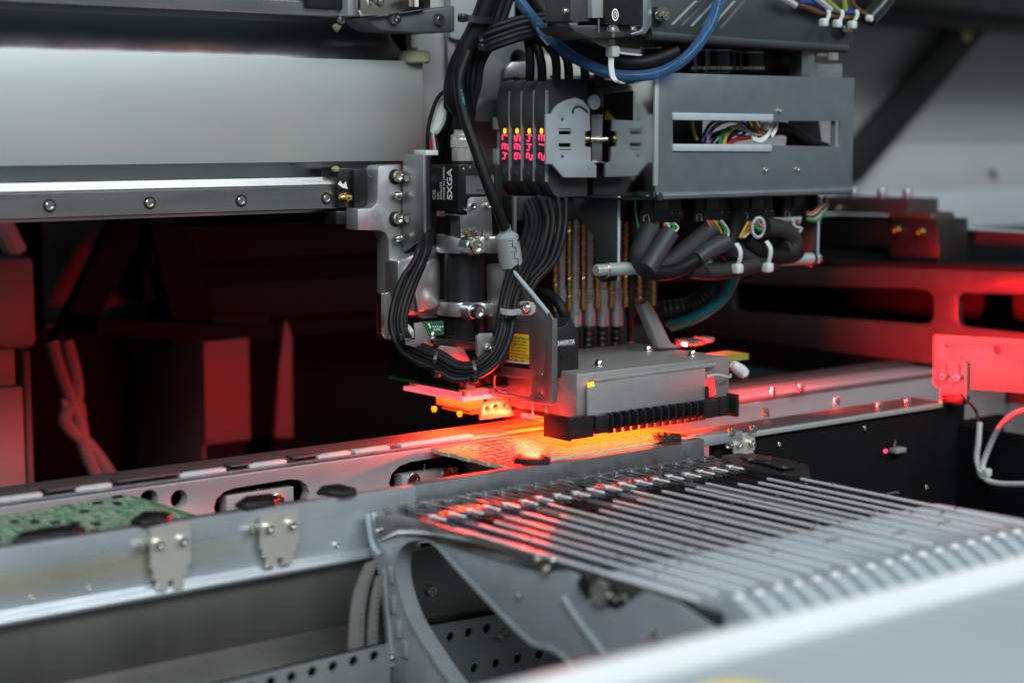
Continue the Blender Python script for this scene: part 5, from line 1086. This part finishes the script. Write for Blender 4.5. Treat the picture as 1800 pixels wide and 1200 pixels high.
# ---------------------------------------------------------------- spindles
SPY = 24.
for i in range(8):
    x = 975+24.7*i; yb_ = 545-1.6*i
    t = thing('nozzle_spindle', ('leftmost' if i == 0 else 'rightmost' if i == 7 else ORD[i])+' golden spring spindle in the row'+(' from the left' if 0 < i < 7 else ''), 'spindle', 'nozzle spindles')
    p = py(x, yb_, SPY); ztop_ = py(x, 330, SPY).z; zsp = py(x, 388, SPY).z
    part('rod', B().cyl(1.7, (p.x, p.y, p.z), (p.x, p.y, ztop_), 12), 'gold', t)
    n = 110; pts = [V((p.x+1.9*math.cos(k*.85), p.y+1.9*math.sin(k*.85), p.z+2+(zsp-p.z)*k/n)) for k in range(n+1)]
    part('spring', B().tube(pts, .5, 6, 1, smooth=False), 'gold', t)
    part('tip', B().cyl(2.4, (p.x, p.y, p.z-1), (p.x, p.y, p.z+5), 14, .4), 'gold', t)
    part('cap', B().cyl(4.0, (p.x, p.y, zsp), (p.x, p.y, zsp+7), 16, .4), 'black', t)
    if i < 6:
        yq = SPY+20; x2 = 986+24.4*i; c_ = py(x2, 545, yq)
        if i < 5:
            part('cylinder', B().lathe([(4.6, py(x2, 575-1.5*i, yq).z), (4.9, py(x2, 572, yq).z), (4.9, py(x2, 553-1.5*i, yq).z), (4.3, py(x2, 551-1.5*i, yq).z), (4.3, py(x2, 508, yq).z), (3.0, py(x2, 506, yq).z), (3.0, py(x2, 340, yq).z)], (c_.x, c_.y, 0), Z_, 20), 'spindle', t)
            z0 = py(x2, 640, yq).z; z1_ = py(x2, 576-1.5*i, yq).z; k = 14
            part('bellows', B().lathe([(3.4+(.7 if j % 2 else 0), z0+(z1_-z0)*j/k) for j in range(k+1)], (c_.x, c_.y, 0), Z_, 18), 'bellows', t)
        else:
            part('cylinder', B().lathe([(2.4, py(x2, 600, yq).z), (2.4, py(x2, 560, yq).z), (3.4, py(x2, 556, yq).z), (3.4, py(x2, 520, yq).z), (2.6, py(x2, 515, yq).z), (2.6, py(x2, 340, yq).z)], (c_.x, c_.y, 0), Z_, 18), 'black', t)
            part('pin', B().cyl(1.9, (c_.x, c_.y, py(x2, 616, yq).z), (c_.x, c_.y, py(x2, 560, yq).z), 14), 'spindle', t)
            part('green_cap', B().cyl(3.6, (c_.x, c_.y, py(x2, 632, yq).z), (c_.x, c_.y, py(x2, 602, yq).z), 16, .4), 'green_cap', t)
t = thing('spindle_bank', 'dark block with small screws behind the spindles', 'block')
part('back', B().prism([py(*p, SPY+34) for p in ((905, 330), (1120, 330), (1120, 500), (905, 520))], (0, 8, 0)), 'black_matt', t)
part('top_block', B().prism([py(*p, SPY-8) for p in ((905, 345), (1110, 345), (1110, 384), (905, 388))], (0, 30, 0), bev=.6), 'black', t)
for x in (952, 995, 1098): screw(t, py(x, 364, SPY-8.2), V((-.6, -1, 0)), 1.6, 1.6, 'nickel')
part('left_strip', B().prism([py(*p, SPY-12) for p in ((903, 345), (908, 345), (908, 470), (903, 470))], (0, 2, 0)), 'plate_satin', t)
# ---------------------------------------------------------------- nozzle shroud with comb
QC = -60.
t = thing('nozzle_shroud', 'grey cast nozzle housing with satin cover plate, centre', 'housing')
bx0 = py(1014, 690, QC+6).x; bx1 = py(1283, 660, QC+6).x; bz0 = py(1014, 737, QC+6).z; bzt = py(1014, 663, QC+6).z
bzr = py(1283, 620, QC+6).z
tb = py(1215, 604, 20)
part('body', B().box(bx0, bx1, QC+6, 38, bz0, (bzt+bzr)/2, 1.6), 'shroud_cast', t)
part('lug', B().prism([py(*p, -10) for p in ((1128, 536), (1140, 528), (1152, 545), (1180, 602), (1200, 612), (1160, 612), (1150, 590))], (0, 8, 0), bev=1), 'cast', t)
zt2 = (bzt+bzr)/2
for q, zz in (((1053, 644), 0), ((1139, 618), 0), ((1217, 626), 0)): screw(t, pz(q[0], q[1], zt2), Z_, 2.8, 4.2, 'nickel', style='nut')
cp = lambda x, y: py(x, y, QC+2.6)
part('cover', B().prism([cp(*p) for p in ((1033, 681), (1037, 676), (1044, 671), (1240, 645), (1240, 707), (1236, 710), (1042, 739), (1036, 738), (1033, 733))], (0, 1.3, 0), bev=.35), 'cover_satin', t)
part('cover_fold', B().tube([cp(1043, 670)+V((0, 1, 0)), cp(1150, 655)+V((0, 1, 0)), cp(1258, 641)+V((0, 1, 0))], 1.6, 10, 3), 'cover_satin', t)
part('led', B().prism([cp(*p)+V((0, -.2, 0)) for p in ((1034, 673), (1043, 671), (1044, 678), (1034, 680))], (0, .6, 0)), 'led_orange', t)
part('red_glow_patch', B().prism([cp(*p)+V((0, .9, 0)) for p in ((1241, 668), (1256, 662), (1260, 694), (1241, 700))], (0, .5, 0)), 'led_panel', t)  # red-lit opening, its light painted as a glowing patch
part('white_wire', B().tube([cp(1242, 662), cp(1256, 658)+V((0, -2, 0)), cp(1275, 662)+V((0, -3, 0)), cp(1292, 660)+V((0, 4, 0))], .9), 'wire_white', t)
part('plug', B().lathe([(2.6, 0), (3.6, 3), (4.4, 9), (3.8, 13), (1.8, 15)], py(1287, 640, QC+24), V((.75, -.1, -.5)), 12), 'white_plastic', t)
part('plug_tip', B().lathe([(2.0, 0), (2.2, 4), (0, 5)], py(1304, 654, QC+22), V((.2, -.6, -.6)), 10), 'white_plastic', t)
part('lime_tab', B().prism([py(*p, QC+34) for p in ((1280, 626), (1316, 621), (1316, 631), (1280, 637))], (0, 20, 0)), 'wire_lime', t)
part('top_parts', B().box(py(1190, 608, 10).x, py(1222, 608, 10).x, 0, 14, zt2, zt2+4, .8), 'nickel', t)
part('pink_part', B().box(py(1225, 605, 16).x, py(1242, 605, 16).x, 8, 20, zt2, zt2+3.5, .8), 'pale_panel', t)
t = thing('comb_guard', 'black comb shaped guard around the bottom of the nozzle housing', 'guard')
c1 = py(1001, 776, QC)
gx0 = c1.x; gz0 = c1.z; gz1 = py(1001, 735, QC).z; gx1 = py(1288, 700, QC).x
yl = px(955, 745, gx0).y
part('left_wall', B().box(gx0, gx0+1.6, QC, yl, gz0, gz1, .3), 'black', t)
part('front_wall', B().box(gx0+1.8, gx1, QC+2.6, QC+4.4, gz0+3.4, gz1, .3), 'black', t)
part('left_block', B().box(gx0+1.8, py(1045, 750, QC).x, QC+.6, QC+2.5, gz0+.6, gz1-.2, .4), 'black_satin', t)
xs_ = [1073, 1087, 1102, 1116, 1130, 1144, 1158, 1171, 1184, 1197, 1210, 1222, 1234]
for i, x in enumerate(xs_):
    p = py(x, 750, QC).x; part('tooth', B().prism([V((p-.5, QC-2.4, gz1-.5)), V((p-.5, QC+2.5, gz1)), V((p-.5, QC+2.5, gz0+.8)), V((p-.5, QC-2.4, gz0+2.0))], (1.1, 0, 0), bev=.15), 'black_satin', t)
for x0, x1 in ((1047, 1070), (1240, 1262), (1264, 1280)):
    part('step_block', B().box(py(x0, 740, QC).x, py(x1, 740, QC).x, QC-.4, QC+2.5, gz0+2.2, gz1-.6, .4), 'black', t)
part('end_fin', B().box(gx1+.2, gx1+3.2, QC-3, QC+26, gz0+1.0, gz1+1.5, .4), 'black', t)
part('rear_wall', B().box(gx0+8, gx1, 36, 38, gz0+6.5, gz1, .3), 'black', t)
part('post', B().prism([py(*p, QC+1.6) for p in ((1241, 700), (1241, 680), (1246, 678), (1247, 698))], (0, 1.6, 0)), 'black', t)
t = thing('led_bar', 'red light bar hidden under the nozzle housing', 'lamp')
part('housing', B().box(bx0+2, bx1-2, QC+10, 34, bz0-3, bz0-.3, .4), 'black', t)
b = B()
for i in range(9):
    for j in range(5): b.box(bx0+9+i*13.4, bx0+11.6+i*13.4, QC+16+j*17, QC+18.6+j*17, bz0-4, bz0-3.05, .3)
o = part('led_chips', b, 'led_hot', t); o['kind'] = 'stuff'
mx = (bx0+bx1)/2
lm = area('led_bar_lamp', (mx, -8, bz0-4.2), (mx, -8, 0), .12, .075, 1.35, (1, .046, .002))
lm = area('led_bar_left_lamp', (bx0-1, -16, bz0-3), (bx0-100, 2, bz0-12), .050, .006, .7, (1, .018, .008), 140); lm.parent = t; lm.parent = t
lm = area('led_bar_side_lamp', (mx, 32, bz0-5), (mx-30, 300, bz0-15), .12, .004, 1.35, (1, .012, .015), 140); lm.parent = t
lm = area('led_bar_end_lamp', (bx1+2, 8, bz0-1), (bx1+300, -72, bz0-8), .006, .06, 2.0, (1, .010, .016), 78); lm.parent = t
# ---------------------------------------------------------------- black cables of the head
t = thing('camera_cable', 'thick black cable rising from the camera connector', 'cable')
top = V((ccx, ccy, cz1+22))
part('boot', B().lathe([(6.6, 0), (6.4, 4), (6.2, 18)], top, Z_, 20), 'rubber', t)
part('cable', B().tube([top+V((0, 0, 10)), pd(796, 170, 1108), pd(800, 130, 1106), pd(816, 92, 1104), pd(836, 52, 1102), pd(852, 14, 1100), pd(866, -30, 1098)], 6.0, 16, 8), 'rubber', t)
t = thing('cable_bundle', 'bundle of thin black cables rising beside the camera cable', 'cables')
cable_bundle(t, [pd(782, 300, 1145), pd(790, 240, 1128), pd(806, 190, 1118), pd(818, 150, 1114), pd(824, 110, 1112), pd(838, 80, 1108), pd(858, 44, 1106), pd(872, 4, 1106), pd(884, -30, 1106)], 5, 2.4, 4.0)
cable_bundle(t, [pd(800, 300, 1145), pd(806, 240, 1132), pd(814, 200, 1120), pd(812, 150, 1114), pd(820, 104, 1112), pd(846, 76, 1104), pd(890, 58, 1102), pd(925, 48, 1106), pd(960, 44, 1112)], 5, 2.1, 3.1)
t = thing('sensor_cable', 'black cable from the bundle down to the grey ferrite core', 'cable')
part('cable', B().tube([pd(822, 92, 1098), pd(809, 130, 1094), pd(808, 165, 1093), pd(818, 210, 1090), pd(836, 262, 1088), pd(856, 320, 1088), pd(872, 362, 1090), pd(888, 402, 1096)], 3.5, 12, 8), 'rubber', t)
text(t, 'E1 C-900003', pd(809, 158, 1088.6), RT*.20-UP*.98, RT*.98+UP*.20, 1.9, 'mark_blue', 'print')
t = thing('thin_lead', 'thin black lead curving beside the white plug wires', 'cable')
part('lead', B().tube([pd(786, 158, 1112), pd(770, 172, 1112), pd(757, 205, 1112), pd(752, 235, 1112), pd(752, 264, 1114)], 1.3), 'rubber', t)
t = thing('white_plug', 'white sleeve with red black and white wires above the camera', 'plug')
part('sleeve', B().tube([pd(782, 170, 1122), pd(776, 200, 1121), pd(768, 222, 1120), pd(758, 234, 1120)], 5.0, 10, 6, r1=3.4), 'white_plastic', t)
for i, c_ in enumerate(('red', 'white', 'black')): part('wire', B().tube([pd(758+i*2, 232, 1119), pd(759+i*3.5, 244, 1118), pd(760+i*5, 266, 1118)], 1.1), 'wire_'+c_ if c_ != 'black' else 'rubber', t)
for i, c_ in enumerate((0, 1)): part('lead', B().tube([pd(776+i*6, 228, 1140), pd(767+i*6, 262, 1140), pd(762+i*6, 300, 1142)], 1.6), 'rubber', t)
tie([pd(806, 30, 1092), pd(826, 33, 1090), pd(846, 36, 1092), pd(866, 36, 1098)], (.5, 0, 4.2), pd(813, 32, 1089), 2.6, 'black cable tie around the rising cables near the top', 'black_satin')
tie([pd(842, 62, 1096), pd(846, 72, 1092), pd(844, 84, 1094)], (3, 0, 1), pd(847, 84, 1092), 2.2, 'small dark cable tie where the bundle branches right', 'black_satin')
# amplifier leads, up and down
t = thing('amplifier_leads', 'thick black leads bending down into the amplifier tops', 'cables')
for i, (x, pts) in enumerate(((0, ((925, 60, 1120), (930, 85, 1118), (932, 115, 1120), (931, 140, 1126))), (1, ((935, 62, 1118), (946, 88, 1116), (952, 115, 1118), (953, 140, 1124))), (2, ((948, 66, 1114), (972, 92, 1112), (978, 115, 1116), (978, 142, 1120))), (3, ((960, 72, 1116), (992, 95, 1114), (999, 118, 1118), (1000, 145, 1122))), (4, ((990, 98, 1124), (1022, 110, 1122), (1028, 125, 1126), (1028, 148, 1128))), (5, ((1010, 104, 1124), (1046, 120, 1124), (1052, 135, 1126), (1052, 150, 1128))))):
    part('lead', B().tube([pd(*p) for p in pts], 2.9, 12), 'rubber', t)
part('white_tube', B().tube([pd(944, 52, 1108), pd(956, 66, 1106), pd(966, 78, 1106)], 2.0), 'white_plastic', t)
t = thing('cable_loop', 'loop of five black cables hanging from the amplifiers around the ring light', 'cables')
base = [(930, 350, 1130), (942, 385, 1124), (934, 430, 1112), (912, 478, 1098), (896, 520, 1090), (890, 556, 1086), (884, 592, 1082), (866, 628, 1076), (836, 650, 1070), (800, 652, 1066), (768, 634, 1066), (738, 622, 1068), (712, 606, 1072), (700, 576, 1076), (703, 540, 1080), (718, 496, 1084), (736, 462, 1086), (747, 430, 1090), (751, 400, 1112), (757, 350, 1138), (764, 285, 1142)]
for k in range(5):
    tt = k-2.0; pts = []
    for j, (x, y, D) in enumerate(base):
        j0, j1 = max(0, j-1), min(len(base)-1, j+1)
        dx_, dy_ = base[j1][0]-base[j0][0], base[j1][1]-base[j0][1]; L_ = math.hypot(dx_, dy_)
        nx, ny = -dy_/L_, dx_/L_
        sp = 6.0 if 3 < j < 16 else 8.0 if j <= 3 else 4.2
        if 9 <= j <= 11: sp = 7.6
        pts.append(pd(x+nx*tt*sp, y+ny*tt*sp, D+((k*5) % 3-1)*1.2))
    part('cable', B().tube(pts, 1.95, 10, 7), 'rubber', t)
t = thing('drop_leads', 'black leads dropping from the amplifiers in front of the spindles', 'cables')
for k, (x0, xm_, xe_) in enumerate(((955, 962, 926), (968, 972, 938), (984, 984, 948), (998, 994, 956))):
    part('lead', B().tube([pd(x0-4, 350, 1126), pd(xm_, 385, 1120), pd(xm_-6, 425, 1114), pd((xm_+xe_)/2-2, 462, 1106), pd(xe_-14, 496, 1098), pd(xe_-30, 530, 1092)], 1.9, 10, 7), 'rubber', t)
for p, hd, lab in ((((768, 618, 1054), (764, 634, 1052), (766, 648, 1055)), (766, 636+20, 1054), 'black cable tie at the lowest left bend of the cable loop'), (((832, 634, 1058), (836, 652, 1056), (842, 668, 1058)), (834, 666, 1056), 'black cable tie at the bottom right of the cable loop'), (((702, 590, 1062), (716, 596, 1060), (726, 594, 1064)), (704, 592, 1062), 'black cable tie where the loop turns at its left end')):
    tie([pd(*q) for q in p], (1.6, -1, 0), pd(*hd), 2.3, lab, 'black_satin', th=.6)
tie([pd(880, 546, 1076), pd(896, 549, 1075), pd(912, 548, 1080)], (0, .5, 3.6), pd(910, 548, 1080), 1.9, 'grey cable tie fixing the loop to the sensor plate', 'grey_plastic')
# ---------------------------------------------------------------- move every Empty to the base of its thing
bpy.context.view_layer.update()
for r in ROOTS:
    kids = [o for o in r.children_recursive if o.type == 'MESH']
    if r.type != 'EMPTY' or not kids: continue
    pts = [o.matrix_world @ V(c) for o in kids for c in o.bound_box]
    base_ = V(((min(p.x for p in pts)+max(p.x for p in pts))/2, (min(p.y for p in pts)+max(p.y for p in pts))/2, min(p.z for p in pts)))
    for c in r.children: c.location = c.location-base_
    r.location = base_
